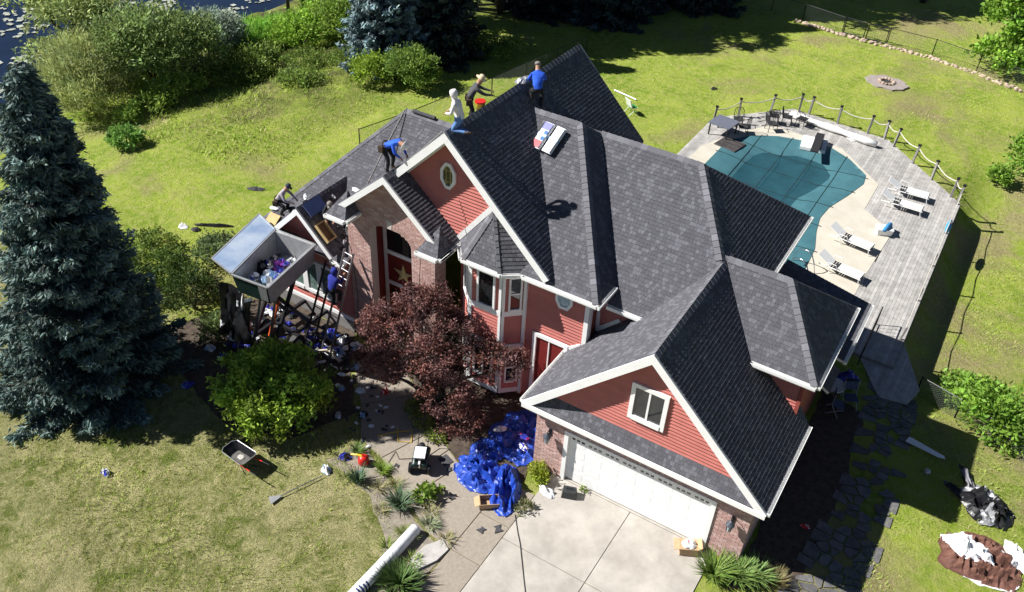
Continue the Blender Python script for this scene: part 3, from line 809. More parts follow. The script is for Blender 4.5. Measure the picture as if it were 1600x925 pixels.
# ---------------- left wing (hip) with its small gable
LY, LZ = 1.6, 3.28; HZ, HY, HX = 6.96, 6.85, -10.05
roof([(HX, HY, HZ), (-13.4, LY, LZ), (-8.98, LY, LZ), (-8.98, HY, HZ)], eave=(1, 2))
roof([(-8.975, 3.6, LZ+2.0*.701), (-6.5, 3.6, LZ+2.0*.701), (-6.5, HY, HZ), (-8.975, HY, HZ)], eave=(0, 1))
roof([(-13.4, 12.1, LZ), (-13.4, LY, LZ), (HX, HY, HZ)], eave=(0, 1))
roof([(HX, HY, HZ-.01), (-6.5, HY, HZ-.01), (-6.5, 12.1, LZ), (-13.4, 12.1, LZ)], eave=(2, 3))
ridge((HX, HY, HZ), (-7.4, HY, HZ), (0, -.7, 1), (0, .7, 1), w=.2); ridge((-13.4, LY, LZ), (HX, HY, HZ), (0, -.7, 1), (-1.1, 0, 1), w=.12)
gutter((-9.0, LY, LZ), (-9.6, LY, LZ), (0, -1, 0)); gutter((-13.4, LY, LZ), (-13.4, 12, LZ), (-1, 0, 0))
wlw = wall([(-13.1, -.1), (-8.9, -.1), (-8.9, 3.15), (-9.5, 3.6), (-10.85, 4.85), (-12.2, 3.6), (-13.1, 3.15)], 1.9, 2.1, redw)
F = FY(1.9)
clapboards(F, [(-13.05, .55), (-8.97, .55), (-8.97, 3.2), (-13.05, 3.2)], wlw)
clapboards(F, [(-12.2, 3.3), (-9.5, 3.3), (-9.5, 3.55), (-10.85, 4.85), (-12.2, 3.55)], wlw)
board((-13.1, 1.86, .28), (-8.97, 1.86, .28), .1, .5, name='foundation', m=stonef)
board((-13.1, 1.855, .62), (-8.97, 1.855, .62), .09, .16, name='band_board')
wallx([(2.1, -.1), (11.8, -.1), (11.8, 3.2), (2.1, 3.2)], -13.1, -12.95, redw)
for u0, u1 in ((-12.0, -11.2), (-11.2, -10.5), (-10.5, -9.75)): window(F, u0, u1, 1.08, 2.62, fw=.12, gm=mat('green_curtain_glass', (.10, .16, .14), rough=.1, var=.5, scale=5, spec=.7))
GX, GZ = -10.85, 5.06
roof([(GX, 1.45, GZ), (-12.35, 1.45, 3.56), (-12.35, 2.4, 3.56), (GX, 4.2, GZ)], eave=(1, 2))
roof([(GX, 1.45, GZ), (-9.35, 1.45, 3.56), (-9.35, 2.4, 3.56), (GX, 4.2, GZ)], eave=(1, 2))
ridge((GX, 1.45, GZ), (GX, 4.1, GZ), (-1, 0, 1), (1, 0, 1), w=.10)
rake((GX, GZ), (-12.35, 3.56), 1.42, h=.18); rake((GX, GZ), (-9.35, 3.56), 1.418, h=.18)

# ---------------- the pieces built above: 300 shingles and 300 bricks of their own, the rest joined
for vs, fs, tn, par in singles:
    b = MB(); b.add(vs, fs, tn); b.build('shingle', shing, par, tint=True)
for vs, fs, tn, par in brick_singles:
    b = MB(); b.add(vs, fs, tn); b.build('brick', brickm, par, tint=True)
o = field.build('shingle_courses', shing, house, tint=True); o['kind'] = 'stuff'
o = caps.build('ridge_cap_shingles', shing, house, tint=True); o['kind'] = 'stuff'
o = brickfield.build('brick_courses', brickm, house, tint=True); o['kind'] = 'stuff'

# ---------------- things fixed to the house
def lantern(x, label):
    t = thing('wall_lantern', label, 'lantern', (x, -.012, 1.80), 0)
    b = MB(); b.box(-.05, .05, -.02, .0, -.12, .16); b.tube([(0, -.02, .12), (0, -.12, .20), (0, -.22, .16)], .014, 6); b.build('bracket', black, t)
    b = MB(); b.lathe([(.02, .16), (.05, .13), (.135, .02), (.135, .0), (.10, -.01)], 10, (0, -.22, 0)); b.build('cap', mat('lantern_cap', (.10, .11, .13), rough=.4, var=.2, metal=.5), t)
    g = MB(); g.lathe([(.10, -.01), (.075, -.24), (.02, -.26)], 8, (0, -.22, 0)); g.build('lantern_glass', mat('lantern_glass', (.30, .33, .37), rough=.1, var=.2, spec=.7), t)
    b = MB()
    for k in range(4):
        a = PI/4+k*PI/2; b.tube([(.105*math.cos(a), -.22+.105*math.sin(a), 0), (.08*math.cos(a), -.22+.08*math.sin(a), -.25)], .010, 5)
    b.build('cage', black, t)
lantern(.52, 'dark wall lantern on the brick left of the white garage door')
lantern(6.52, 'dark wall lantern on the brick right of the white garage door')
st = MB(); pts = []
for k in range(10):
    a = PI/2+k*PI/5; r = .46 if k % 2 == 0 else .16; pts.append((r*math.cos(a), r*math.sin(a)))
for k in range(10):
    a, c = pts[k], pts[(k+1) % 10]
    st.add([(0, -.10, 0), (a[0], -.02, a[1]), (c[0], -.02, c[1]), (a[0], -.0, a[1]), (c[0], -.0, c[1])], [(0, 1, 2), (1, 3, 4, 2)])
st = st.build('barn_star', mat('gold_star', (.62, .50, .22), rough=.4, var=.25, metal=.1, scale=2), None, loc=(-7.40, 2.94, 2.72))
tag(st, 'gold five pointed metal star on the red panel above the front door', 'star')
# ================================================================== POOL AND DECK
DZ = .14
grey_wood = mat('weathered_deck', (.25, .238, .225), rough=.9, var=.2, scale=3, bump=.3, bscale=30, col2=(.43, .415, .395), rnd=.16)
dark_wood = mat('weathered_post', (.22, .21, .20), rough=.9, var=.3, scale=6, rnd=.15)
deck_poly = [(-4.45, 11.6), (8.95, 11.6), (8.95, 25.7), (4.35, 30.5), (-1.1, 31.1), (-4.45, 27.2)]
conc_poly = [(-3.75, 12.4), (6.45, 12.4), (6.5, 17.0), (6.7, 21.1), (5.1, 22.4), (5.1, 25.2), (2.55, 27.9), (-1.4, 28.3), (-2.6, 26.6), (-3.75, 23.6)]
pool_poly = [(-2.5, 25.0), (-1.7, 26.2), (-.6, 26.9), (1.0, 27.3), (1.9, 27.35), (3.0, 26.7), (4.05, 25.6), (4.15, 24.8), (3.8, 23.2), (3.35, 21.6), (3.25, 20.3), (3.45, 19.0), (3.8, 17.6), (3.9, 16.0), (3.7, 14.6), (2.6, 13.6), (.2, 13.6), (-1.5, 15), (-2.3, 18), (-2.55, 22)]
def crossings(poly, x):
    ys = []
    for i in range(len(poly)):
        a = poly[i]; c = poly[(i+1) % len(poly)]
        if (a[0] > x) != (c[0] > x): ys.append(a[1]+(c[1]-a[1])*(x-a[0])/(c[0]-a[0]))
    return sorted(ys)
deck = thing('pool_deck', 'weathered grey timber deck around the covered swimming pool', 'deck', (2, 20, 0))
rp = random.Random(8)
x = -4.45
while x < 8.78:
    w = .142; xm = x+w/2
    d = crossings(deck_poly, xm); c = crossings(conc_poly, xm)
    seg = [(d[0]-.5, d[1]+1.2)]
    if c: seg = [(d[0]-.5, c[0]+.12), (c[1]-.12, d[1]+1.2)]
    for a, e in seg:
        y = a
        while y < e-.02:
            y2 = min(e, y+rp.choice((3.6, 4.2, 4.8)))
            if e-y2 < 1.6: y2 = e
            z = DZ+rp.uniform(-.004, .004)
            q = clip_poly([(x+.007, y+.005), (x+w, y+.005), (x+w, y2), (x+.007, y2)], deck_poly)
            if len(q) >= 3:
                b = MB(); b.prism([(u-2, v-20, z-.035) for u, v in q], (0, 0, 1), .035); b.build('plank', grey_wood, deck)
            y = y2
    x += w
def skirt(pts, name, m, z0, z1, parent, off):
    for a, c in pts:
        b = MB(); b.beam((a[0]-off[0], a[1]-off[1], (z0+z1)/2), (c[0]-off[0], c[1]-off[1], (z0+z1)/2), .05, z1-z0); b.build(name, m, parent)
edge = [((8.9, 11.6), (8.9, 25.68)), ((8.9, 25.68), (4.33, 30.46)), ((4.33, 30.46), (-1.1, 31.06)), ((-1.1, 31.06), (-4.42, 27.2)), ((-4.42, 27.2), (-4.42, 11.6)), ((-4.42, 11.6), (8.9, 11.6))]
skirt(edge, 'rim_joist', dark_wood, DZ-.30, DZ-.04, deck, (2, 20))
for y in np.arange(12.2, 25.6, 2.2):
    b = MB(); b.box(8.75-2, 8.88-2, y-20, y+.13-20, -1.4, DZ-.31); b.build('support_post', dark_wood, deck)
# lower landing by the flagstone path
land = thing('deck_landing', 'lower blue grey timber landing between deck and flagstone path', 'landing', (9.2, 11.2, 0))
lp = [(7.7, 11.55), (8.8, 9.75), (9.78, 9.95), (10.02, 11.0), (8.98, 13.3), (8.98, 11.55)]
ang = math.atan2(9.95-13.3, 9.9-8.5)
lp = [(7.7, 11.55), (8.8, 9.75), (9.78, 9.95), (10.02, 11.0), (8.98, 13.3)]
x = 7.3
while x < 10.2:
    q = clip_poly([(x+.006, 9), (x+.142, 9), (x+.142, 14), (x+.006, 14)], lp)
    if len(q) >= 3:
        b = MB(); b.prism([(u-9.2, v-11.2, -.02) for u, v in q], (0, 0, 1), .036); b.build('plank', grey_wood, land)
    x += .142
for a, c in (((8.8, 9.8), (9.75, 10.0)), ((9.75, 10.0), (9.98, 11.0)), ((9.98, 11.0), (9.0, 13.2))):
    b = MB(); b.beam((a[0]-9.2, a[1]-11.2, -.30), (c[0]-9.2, c[1]-11.2, -.30), .05, .52); b.build('rim_joist', dark_wood, land)
# concrete surround with the pool opening
pc = mat('pool_concrete', (.44, .41, .34), rough=.9, var=.08, scale=1.5, col2=(.52, .485, .41), bump=.1)
bm = bmesh.new()
vo = [bm.verts.new((x-1, y-20, DZ+.014)) for x, y in conc_poly]; vi = [bm.verts.new((x-1, y-20, DZ+.014)) for x, y in pool_poly]
eds = [bm.edges.new((v[i], v[(i+1) % len(v)])) for v in (vo, vi) for i in range(len(v))]
bmesh.ops.triangle_fill(bm, use_beauty=True, use_dissolve=False, edges=eds)
for f in bm.faces:
    f.normal_update()
    if f.normal.z < 0: f.normal_flip()
ex = bmesh.ops.extrude_face_region(bm, geom=list(bm.faces))
for v in ex['geom']:
    if isinstance(v, bmesh.types.BMVert): v.co.z -= .5
me = bpy.data.meshes.new('pool_surround'); bm.to_mesh(me); bm.free(); me.materials.append(pc)
sur = obj('pool_surround', me, None, (1, 20, 0)); tag(sur, 'cream concrete surround of the pool', kind='structure')
for v in ():
    pass
# cover: a sheet sagging into the pool, rain water lying on it
cov = mat('pool_cover', (.038, .115, .14), rough=.55, var=.2, scale=1.5, bump=.15, bscale=12, col2=(.055, .155, .18))
pool = thing('pool_cover', 'teal safety cover sagging over the pool with rain puddles', 'pool cover', (1, 20, 0))
st = .22; xs = np.arange(-3.0, 4.6, st); ys = np.arange(13.3, 27.7, st)
def pdist(x, y, poly):
    best = 9
    for i in range(len(poly)):
        a = poly[i]; c = poly[(i+1) % len(poly)]; ex, ey = c[0]-a[0], c[1]-a[1]
        t = max(0, min(1, ((x-a[0])*ex+(y-a[1])*ey)/(ex*ex+ey*ey))); best = min(best, math.hypot(x-a[0]-t*ex, y-a[1]-t*ey))
    return best
grid = {}; b = MB(); vs = []; fs = []
for j, y0_ in enumerate(ys):
    for i, x0_ in enumerate(xs):
        x, y = x0_, y0_; ins = in_poly((x, y), pool_poly); d = pdist(x, y, pool_poly)
        if ins or d < .30+st*1.5:
            s = d if ins else -d
            if s < -.30:                                    # pull the rim onto a smooth outline
                nb, bd = None, 9
                for k2 in range(len(pool_poly)):
                    a_ = pool_poly[k2]; c_ = pool_poly[(k2+1) % len(pool_poly)]; ex, ey = c_[0]-a_[0], c_[1]-a_[1]
                    t_ = max(0, min(1, ((x-a_[0])*ex+(y-a_[1])*ey)/(ex*ex+ey*ey))); px, py = a_[0]+t_*ex, a_[1]+t_*ey
                    if math.hypot(x-px, y-py) < bd: bd = math.hypot(x-px, y-py); nb = (px, py)
                x, y = nb[0]+(x-nb[0])*.30/bd, nb[1]+(y-nb[1])*.30/bd; s = -.30
            z = DZ+.034-.34*ss(.0, 2.2, s)+.05*noise.noise(Vector((x*.6, y*.6, 4)))*ss(0, 1, s)+.11*noise.noise(Vector((x*.28, y*.28, 9)))*ss(.3, 1.5, s)
            z += .02*math.cos(x*2*PI/1.5)*ss(.4, 1, s)
            grid[(i, j)] = len(vs); vs.append((x-1, y-20, z))
for (i, j), k in grid.items():
    q = [(i, j), (i+1, j), (i+1, j+1), (i, j+1)]
    if all(p in grid for p in q): fs.append(tuple(grid[p] for p in q))
b.add(vs, fs); cv = b.build('cover_sheet', cov, pool, smooth=True)
pud = MB(); pud.face([(x-1-(x-.8)*.04, y-20-(y-20)*.02, DZ-.165) for x, y in pool_poly[::-1]])
pud.build('puddle_water', mat('puddle_water', (.018, .075, .10), rough=.08, var=.3, scale=.8, spec=.6, alpha=.55), pool)
strap = mat('strap', (.015, .03, .035), rough=.7, var=.2)
def on_cover(x, y): 
    s = pdist(x, y, pool_poly)*(1 if in_poly((x, y), pool_poly) else -1)
    return DZ+.034-.34*ss(.0, 2.2, s)+.05*noise.noise(Vector((x*.6, y*.6, 4)))*ss(0, 1, s)+.11*noise.noise(Vector((x*.28, y*.28, 9)))*ss(.3, 1.5, s)+.02*math.cos(x*2*PI/1.5)*ss(.4, 1, s)
for x in (-1.5, 0.0, 1.5, 3.0):
    c = crossings(pool_poly, x); pts = [(x-1, y-20, max(on_cover(x, y)+.012, DZ-.16)) for y in np.linspace(c[0]-.4, c[-1]+.45, 26)]
    m_ = MB(); m_.tube(pts, .014, 4); m_.build('strap', strap, pool)
for y in (15.2, 17.4, 19.6, 21.6, 23.6, 25.4):
    pp = [(q[1], q[0]) for q in pool_poly]; c = crossings(pp, y); pts = [(x-1, y-20, max(on_cover(x, y)+.012, DZ-.16)) for x in np.linspace(c[0]-.4, c[-1]+.45, 20)]
    m_ = MB(); m_.tube(pts, .014, 4); m_.build('strap', strap, pool)
# diving board on its white plinth
t = thing('diving_board', 'dark diving board on a white plinth at the far end of the pool', 'diving board', (1.35, 26.9, DZ), R_(10))
b = MB(); b.box(-.75, .55, -.25, 1.15, -.009, .16); b.build('plinth', white, t)
b = MB(); b.beam((0.1, 1.0, .50), (.0, -1.35, .55), .42, .05); b.build('board', mat('dive_black', (.02, .02, .022), rough=.7, var=.2), t)
b = MB(); b.box(-.15, .3, .5, .75, .16, .47); b.box(-.15, .3, -.2, 0, .16, .48); b.build('stand', black, t)
# hand rails at the shallow end
for i, (x, y, lab) in enumerate(((3.75, 15.3, 'curved chrome pool handrail nearest the house roof'), (3.75, 16.1, 'curved chrome pool handrail further from the house'))):
    b = MB(); b.tube([(0.9, -.35, 0), (.75, -.3, .45), (.55, -.2, .78), (.3, -.1, .85), (0, 0, .75), (-.2, .08, .3), (-.25, .1, -.1)], .024, 8)
    o = b.build('handrail', mat('chrome', (.6, .6, .6), rough=.2, var=.1, metal=1.0), None, smooth=True, loc=(x, y, DZ)); tag(o, lab, 'handrail', 'pool handrails')
# deck fence: posts with a rope
posts = [(-4.2, 26.4), (-3.35, 28.2), (-2.1, 29.85), (-.75, 30.95), (-.2, 30.95), (1.5, 30.75), (3.2, 30.55), (4.15, 30.45), (4.75, 29.85), (6.0, 28.6), (7.2, 27.35), (8.35, 26.15), (8.72, 25.6)]
plab = ['leftmost deck post beside the grey table', 'deck post behind the dark patio chairs', 'deck post left of the white cover roll', 'left one of the two close far corner deck posts', 'right one of the two close far corner deck posts', 'deck post behind the middle of the white cover roll', 'deck post right of the middle of the cover roll', 'deck post just behind the right end of the white cover roll', 'deck post at the bend by the end of the cover roll', 'first slanted post on the diagonal deck edge from the bend', 'second slanted post on the diagonal deck edge from the bend', 'third slanted post on the diagonal deck edge from the bend', 'heavy corner post at the right tip of the deck']
tops = []
for (x, y), lab in zip(posts, plab):
    t = thing('deck_post', lab, 'post', (x, y, DZ-.30), rp.uniform(-.2, .2), 'rope fence posts on the deck')
    b = MB(); dx, dy = rp.uniform(-.05, .12), rp.uniform(-.03, .03)
    b.beam((0, 0, 0), (dx, dy, 1.32), .10, .10); b.build('post', dark_wood, t)
    b = MB(); b.beam((dx, dy, 1.32), (dx*1.04, dy*1.04, 1.39), .15, .15); b.build('cap', black, t)
    tops.append((x+dx, y+dy, DZ+.88))
rope = mat('rope', (.50, .47, .42), rough=.9, var=.2)
def ropes(tp, label):
    b = MB(); pts = []
    for a, c in zip(tp[:-1], tp[1:]):
        for k in range(8): f = k/8; pts.append((a[0]+(c[0]-a[0])*f, a[1]+(c[1]-a[1])*f, a[2]+(c[2]-a[2])*f-.16*math.sin(PI*f)))
    pts.append(tp[-1]); b.tube(pts, .026, 6); o = b.build('rope', rope); tag(o, label, 'rope')
ropes(tops[:5], 'sagging rope strung behind the patio chairs'); ropes(tops[4:], 'sagging white rope along the far and diagonal deck edge')
b = MB()
pts = []
for k, y in enumerate((25.6, 22.5, 19.4, 16.4, 13.4)): pts.append((8.72, y))
for (x, y), lab in zip(pts[1:], ('second grey post along the right deck edge from its tip', 'third grey post along the right deck edge from its tip', 'fourth grey post along the right deck edge from its tip', 'nearest grey post on the right deck edge by the landing')):
    t = thing('deck_post', lab, 'post', (x, y, DZ-.30), 0, 'rope fence posts on the deck')
    b = MB(); b.beam((0, 0, 0), (.10, 0, .95), .07, .07); b.build('post', dark_wood, t)
b = MB(); b.tube([(8.78, y, DZ+.6-.1*math.sin(i*PI/2 % PI)) for i, y in enumerate(np.linspace(25.6, 13.4, 9))], .02, 6); o = b.build('rope', rope); tag(o, 'thin rope along the right deck edge', 'rope')
# rolled-up cover
b = MB(); pts = [(-.95+.62*k, 29.9-.10*k+.03*math.sin(k*1.7), DZ+.21) for k in range(9)]
b.tube(pts, [.17+.03*math.sin(k*2.1) for k in range(9)], 14)
rw = mat('roll_white', (.74, .74, .72), rough=.6, var=.06, scale=4, bump=.5, bscale=8)
t = thing('cover_roll', 'long white rolled pool blanket lying on the far deck edge', 'pool blanket', (0, 0, 0)); b.build('roll', rw, t, smooth=True)
b = MB(); b.prism([(2.35, 29.35, DZ+.02), (2.75, 29.0, DZ+.02), (3.0, 29.2, DZ+.02), (2.8, 29.55, DZ+.3)], (0, 0, 1), .02); b.build('loose_flap', rw, t)
# loungers
lw = mat('lounger_white', (.72, .72, .70), rough=.6, var=.05); ls = mat('lounger_sling', (.03, .03, .033), rough=.8, var=.3, scale=10)
def lounger(loc, rz, label):
    t = thing('sun_lounger', label, 'lounger', loc, rz, 'white loungers by the pool')
    for s in (-1, 1):
        b = MB(); b.tube([(-.95, s*.31, .32), (.45, s*.31, .32), (.95, s*.31, .30)], .022, 6); b.build('side_rail', lw, t)
    for k in range(2):
        b = MB(); x = -.75+k*1.3
        b.tube([(x-.12, -.31, .31), (x-.2, -.31, 0), (x-.2, .31, 0), (x-.12, .31, .31)], .018, 6); b.build('leg', lw, t)
    b = MB()
    for k in range(13): b.box(-.93+k*.105, -.93+k*.105+.075, -.30, .30, .335, .343)
    b.build('sling', ls, t)
    b = MB(); b.beam((.42, 0, .36), (1.02, 0, .68), .58, .03, (0, 0, 1)); b.build('backrest', lw, t)
    b = MB(); b.beam((-.9, 0, .352), (.1, 0, .352), .56, .02); b.build('cushion', lw, t)
    b = MB(); b.tube([(.55, -.33, .32), (.5, -.36, .55), (.15, -.36, .55), (.1, -.33, .32)], .015, 6); b.tube([(.55, .33, .32), (.5, .36, .55), (.15, .36, .55), (.1, .33, .32)], .015, 6); b.build('armrest', lw, t)
lounger((6.55, 24.9, DZ), R_(182), 'far one of the two white loungers side by side on the deck planks')
lounger((6.55, 23.5, DZ), R_(180), 'near one of the two white loungers side by side on the deck planks')
lounger((5.35, 18.9, DZ), R_(172), 'white lounger on the cream concrete, further from the house roof')
lounger((5.55, 16.4, DZ), R_(172), 'white lounger on the cream concrete nearest the house roof')
# patio set
def chair(loc, rz, label, lie=False):
    t = thing('patio_chair', label, 'chair', loc, rz, 'dark metal patio chairs')
    if lie: t.rotation_euler = (R_(80), 0, rz); t.location.z += .25
    for sx in (-1, 1):
        for sy in (-1, 1):
            b = MB(); b.tube([(sx*.22, sy*.22, .44), (sx*.25, sy*.26, 0)], .018, 6); b.build('leg', black, t)
    b = MB(); b.box(-.25, .25, -.25, .25, .43, .46); b.build('seat', ls, t)
    b = MB(); b.tube([(-.24, .24, .45), (-.25, .33, .80), (-.15, .36, .95), (.15, .36, .95), (.25, .33, .80), (.24, .24, .45)], .018, 6)
    for k in range(5): b.tube([(-.16+k*.08, .25, .46), (-.15+k*.075, .35, .93)], .009, 5)
    b.build('backrest', black, t)
    b = MB()
    for s in (-1, 1): b.tube([(s*.25, .30, .68), (s*.28, -.1, .66), (s*.26, -.24, .45)], .014, 6)
    b.build('armrest', black, t)
for x, y, a, lab, lie in ((-3.0, 27.0, 20, 'dark patio chair with its back to the second deck post', 0), (-2.5, 26.35, -60, 'dark patio chair on the concrete nearest the pool corner', 0), (-2.1, 28.0, 130, 'dark patio chair tipped over among the others', 1), (-1.5, 28.6, 200, 'dark patio chair crowded behind the tipped chair', 0), (-.85, 28.9, 100, 'dark patio chair left of the cover roll', 0), (-.1, 29.2, 170, 'rightmost dark patio chair in front of the cover roll', 0), (-1.3, 27.6, 40, 'dark patio chair facing the pool beside the tipped one', 0)):
    chair((x, y, DZ), R_(a), lab, lie)
t = thing('patio_table', 'slate grey square patio table at the left corner of the deck', 'table', (-3.35, 25.6, DZ), R_(-8))
b = MB(); b.box(-.62, .62, -.62, .62, .68, .73); b.build('tabletop', mat('slate', (.13, .14, .18), rough=.35, var=.15, scale=5), t)
for sx in (-1, 1):
    for sy in (-1, 1):
        b = MB(); b.box(sx*.52-.03, sx*.52+.03, sy*.52-.03, sy*.52+.03, 0, .679); b.build('leg', black, t)
t = thing('slatted_mat', 'dark slatted panel lying on the concrete under the grey table', 'panel', (-2.55, 24.7, DZ), R_(-10))
dm = mat('dark_slat', (.05, .045, .045), rough=.8, var=.4, scale=5, rnd=.3)
for k in range(9):
    b = MB(); b.box(-.62, .62, -.60+k*.135, -.60+k*.135+.11, .02, .06); b.build('slat', dm, t)
for s in (-.45, .45):
    b = MB(); b.box(s-.04, s+.04, -.6, .6, .0, .0195); b.build('batten', dm, t)
# towel box and blue float at the deck edge
t = thing('pool_tote', 'white tote with a blue towel where concrete meets the planks', 'tote', (6.35, 20.75, DZ), R_(25))
b = MB(); b.add([(-.30, -.2, 0), (.30, -.2, 0), (.30, .2, 0), (-.30, .2, 0), (-.36, -.26, .34), (.36, -.26, .34), (.36, .26, .34), (-.36, .26, .34)], [(0, 3, 2, 1), (0, 1, 5, 4), (1, 2, 6, 5), (2, 3, 7, 6), (3, 0, 4, 7), (4, 5, 6, 7)]); b.build('tub', white, t)
b = MB(); b.tube([(-.1, -.3, .36), (.1, 0, .44), (.28, .26, .38), (.35, .38, .2)], .10, 8); b.build('towel', mat('blue_towel', (.05, .22, .45), rough=.9, var=.2), t, smooth=True)
b = MB(); b.lathe([(.02, -.05), (.2, -.05), (.22, 0), (.2, .05), (.02, .05)], 14)
o = b.build('pool_float', mat('float_blue', (.05, .28, .50), rough=.5, var=.1), None, smooth=True, loc=(8.80, 22.4, DZ+.45)); o.scale = (.55, 2.8, 1.6); tag(o, 'bright blue pool float hung at the right deck edge', 'float')
# ================================================================== VEGETATION
bark = mat('bark', (.07, .055, .045), rough=.95, var=.35, scale=8, bump=.5, bscale=20)
def leafmat(name, c, trans=.32, rough=.6):
    return mat(name, c, rough=rough, var=.25, scale=1.2, tint=True, trans=trans, spec=.25)
def shell(rng, blobs, ncl, lo=.62):
    """cluster centres spread through the outer part of ellipsoid blobs"""
    w = np.array([b[1][0]*b[1][1]+b[1][1]*b[1][2]+b[1][0]*b[1][2] for b in blobs]); w = w/w.sum()
    idx = rng.choice(len(blobs), ncl, p=w)
    d = unit(rng.normal(0, 1, (ncl, 3))); d[:, 2] = np.where(d[:, 2] < -.35, -d[:, 2]*.6, d[:, 2]); d = unit(d)
    r = rng.uniform(lo, 1.03, ncl)**.8
    C = np.array([blobs[i][0] for i in idx]); Rr = np.array([blobs[i][1] for i in idx])
    return C+d*Rr*r[:, None], d
def crown(name, parent, blobs, ncl, nl, cr, L, W, m, seed, lo=.62, var=.35, jit=.8, up=.25, hue=.10):
    rng = np.random.default_rng(seed)
    C, d = shell(rng, blobs, ncl, lo)
    P = np.repeat(C, nl, 0)+rng.normal(0, 1, (ncl*nl, 3))*cr*np.array([1, 1, .75]); D = np.repeat(d, nl, 0)
    t = rng.uniform(1-var, 1+var, ncl).repeat(nl)*rng.uniform(.75, 1.25, ncl*nl)
    h = rng.uniform(-hue, hue, ncl).repeat(nl)
    P[:, 2] = np.maximum(P[:, 2], .03)
    tint = np.stack([t*(1+h), t, t*(1-h)], 1)
    return leaves(name, P, D, L, W, m, rng, parent, jit=jit, tint=tint, up=up)
def limbs(parent, base, targets, r0, seed, name='trunk'):
    rr = random.Random(seed); b = MB()
    for t in targets:
        p0 = Vector(base); p3 = Vector(t); mid = p0.lerp(p3, .4)+Vector((rr.uniform(-.2, .2), rr.uniform(-.2, .2), .12*(p3-p0).length)); q = p0.lerp(p3, .75)+Vector((rr.uniform(-.15, .15), rr.uniform(-.15, .15), .05))
        b.tube([p0, mid, q, p3], [r0, r0*.72, r0*.42, r0*.15], 7)
        for k in range(3):
            s = mid.lerp(p3, rr.uniform(.1, .8)); e = s+Vector((rr.uniform(-.5, .5), rr.uniform(-.5, .5), rr.uniform(.1, .5)))*(p3-p0).length*.3
            b.tube([s, s.lerp(e, .5)+Vector((0, 0, .03)), e], r0*.25, 5, r2=r0*.06)
    return b.build(name, bark, parent, smooth=True)
def spruce(name, label, loc, H, R, seed, col, ntw=1.0, lean=(0, 0), z0=.25, group=None, size=1.0):
    """conifer: trunk, limb whorls and drooping needle sprays"""
    rng = np.random.default_rng(seed); t = thing(name, label, 'spruce tree', loc, 0, group)
    tr = lambda z: np.array([lean[0]*z/H, lean[1]*z/H, z])
    b = MB(); b.tube([tr(0), tr(H*.5), tr(H*.98)], [.022*H, .014*H, .003*H], 8); b.build('trunk', bark, t, smooth=True)
    lb = MB(); Ps = []; Ds = []; Ts = []; Ls = []
    z = z0*1.0; k = 0
    while z < H*.985:
        f = 1-z/H; rad = R*(f**.82)*(1.0+.08*math.sin(k*1.7))+.12
        n = int(max(5, (7+rad*4.2)))
        a0 = rng.uniform(0, 6.28)
        for i in range(n):
            a = a0+i*2*PI/n+rng.normal(0, .14); r = rad*rng.uniform(.60, 1.16)
            dr = np.array([math.cos(a), math.sin(a), 0]); side = np.array([-dr[1], dr[0], 0])
            droop = -.12-.25*f+rng.normal(0, .05)
            base = tr(z)
            fn = lambda s: base+dr*r*s+np.array([0, 0, r*(droop*s+.28*s*s*s)])
            if r > .5: lb.tube([fn(.0), fn(.5), fn(.95)], .012+.010*r, 4, r2=.004, cap=False)
            m = int((10+r*20)*ntw)
            s = rng.uniform(.22, 1.0, m)**.8
            wid = (.10+.30*r*(1-s)*.9+.05)*rng.uniform(-1, 1, m)
            P = np.array([fn(q) for q in s])+side*wid[:, None]
            P[:, 2] -= np.abs(wid)*.30+rng.uniform(0, .10, m)
            D = dr*1.0+side*np.sign(wid)[:, None]*.7+np.array([0, 0, -.25]); 
            br = rng.uniform(.50, 1.05)
            tt = br*(.30+.95*s**2.2)*rng.uniform(.75, 1.25, m)  # inner needles darkened, tips paled: crown shade and sunlit ends painted in
            Ps.append(P); Ds.append(unit(D)); Ts.append(tt)
        z += (.16+.34*f*.9)*(H/12)**.5*.8; k += 1
    lb.build('limbs', bark, t)
    P = np.concatenate(Ps); D = np.concatenate(Ds); tt = np.concatenate(Ts)
    P = np.concatenate([P, P+rng.normal(0, .05, P.shape), P+rng.normal(0, .08, P.shape)]); D = np.concatenate([D]*3); tt = np.concatenate([tt]*3)*rng.uniform(.8, 1.2, len(P))
    P[:, 2] = np.maximum(P[:, 2], .04)
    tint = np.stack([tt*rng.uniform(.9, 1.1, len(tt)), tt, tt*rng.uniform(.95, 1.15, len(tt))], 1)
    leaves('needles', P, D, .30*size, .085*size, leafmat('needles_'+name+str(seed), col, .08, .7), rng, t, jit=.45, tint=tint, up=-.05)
    return t

# big blue spruce filling the left edge
spruce('blue_spruce', 'tall blue spruce filling the left side of the front lawn', (-14.95, -5.2, 0), 11.9, 2.95, 21, (.145, .215, .185), 2.8, lean=(1.1, .2), size=.72)

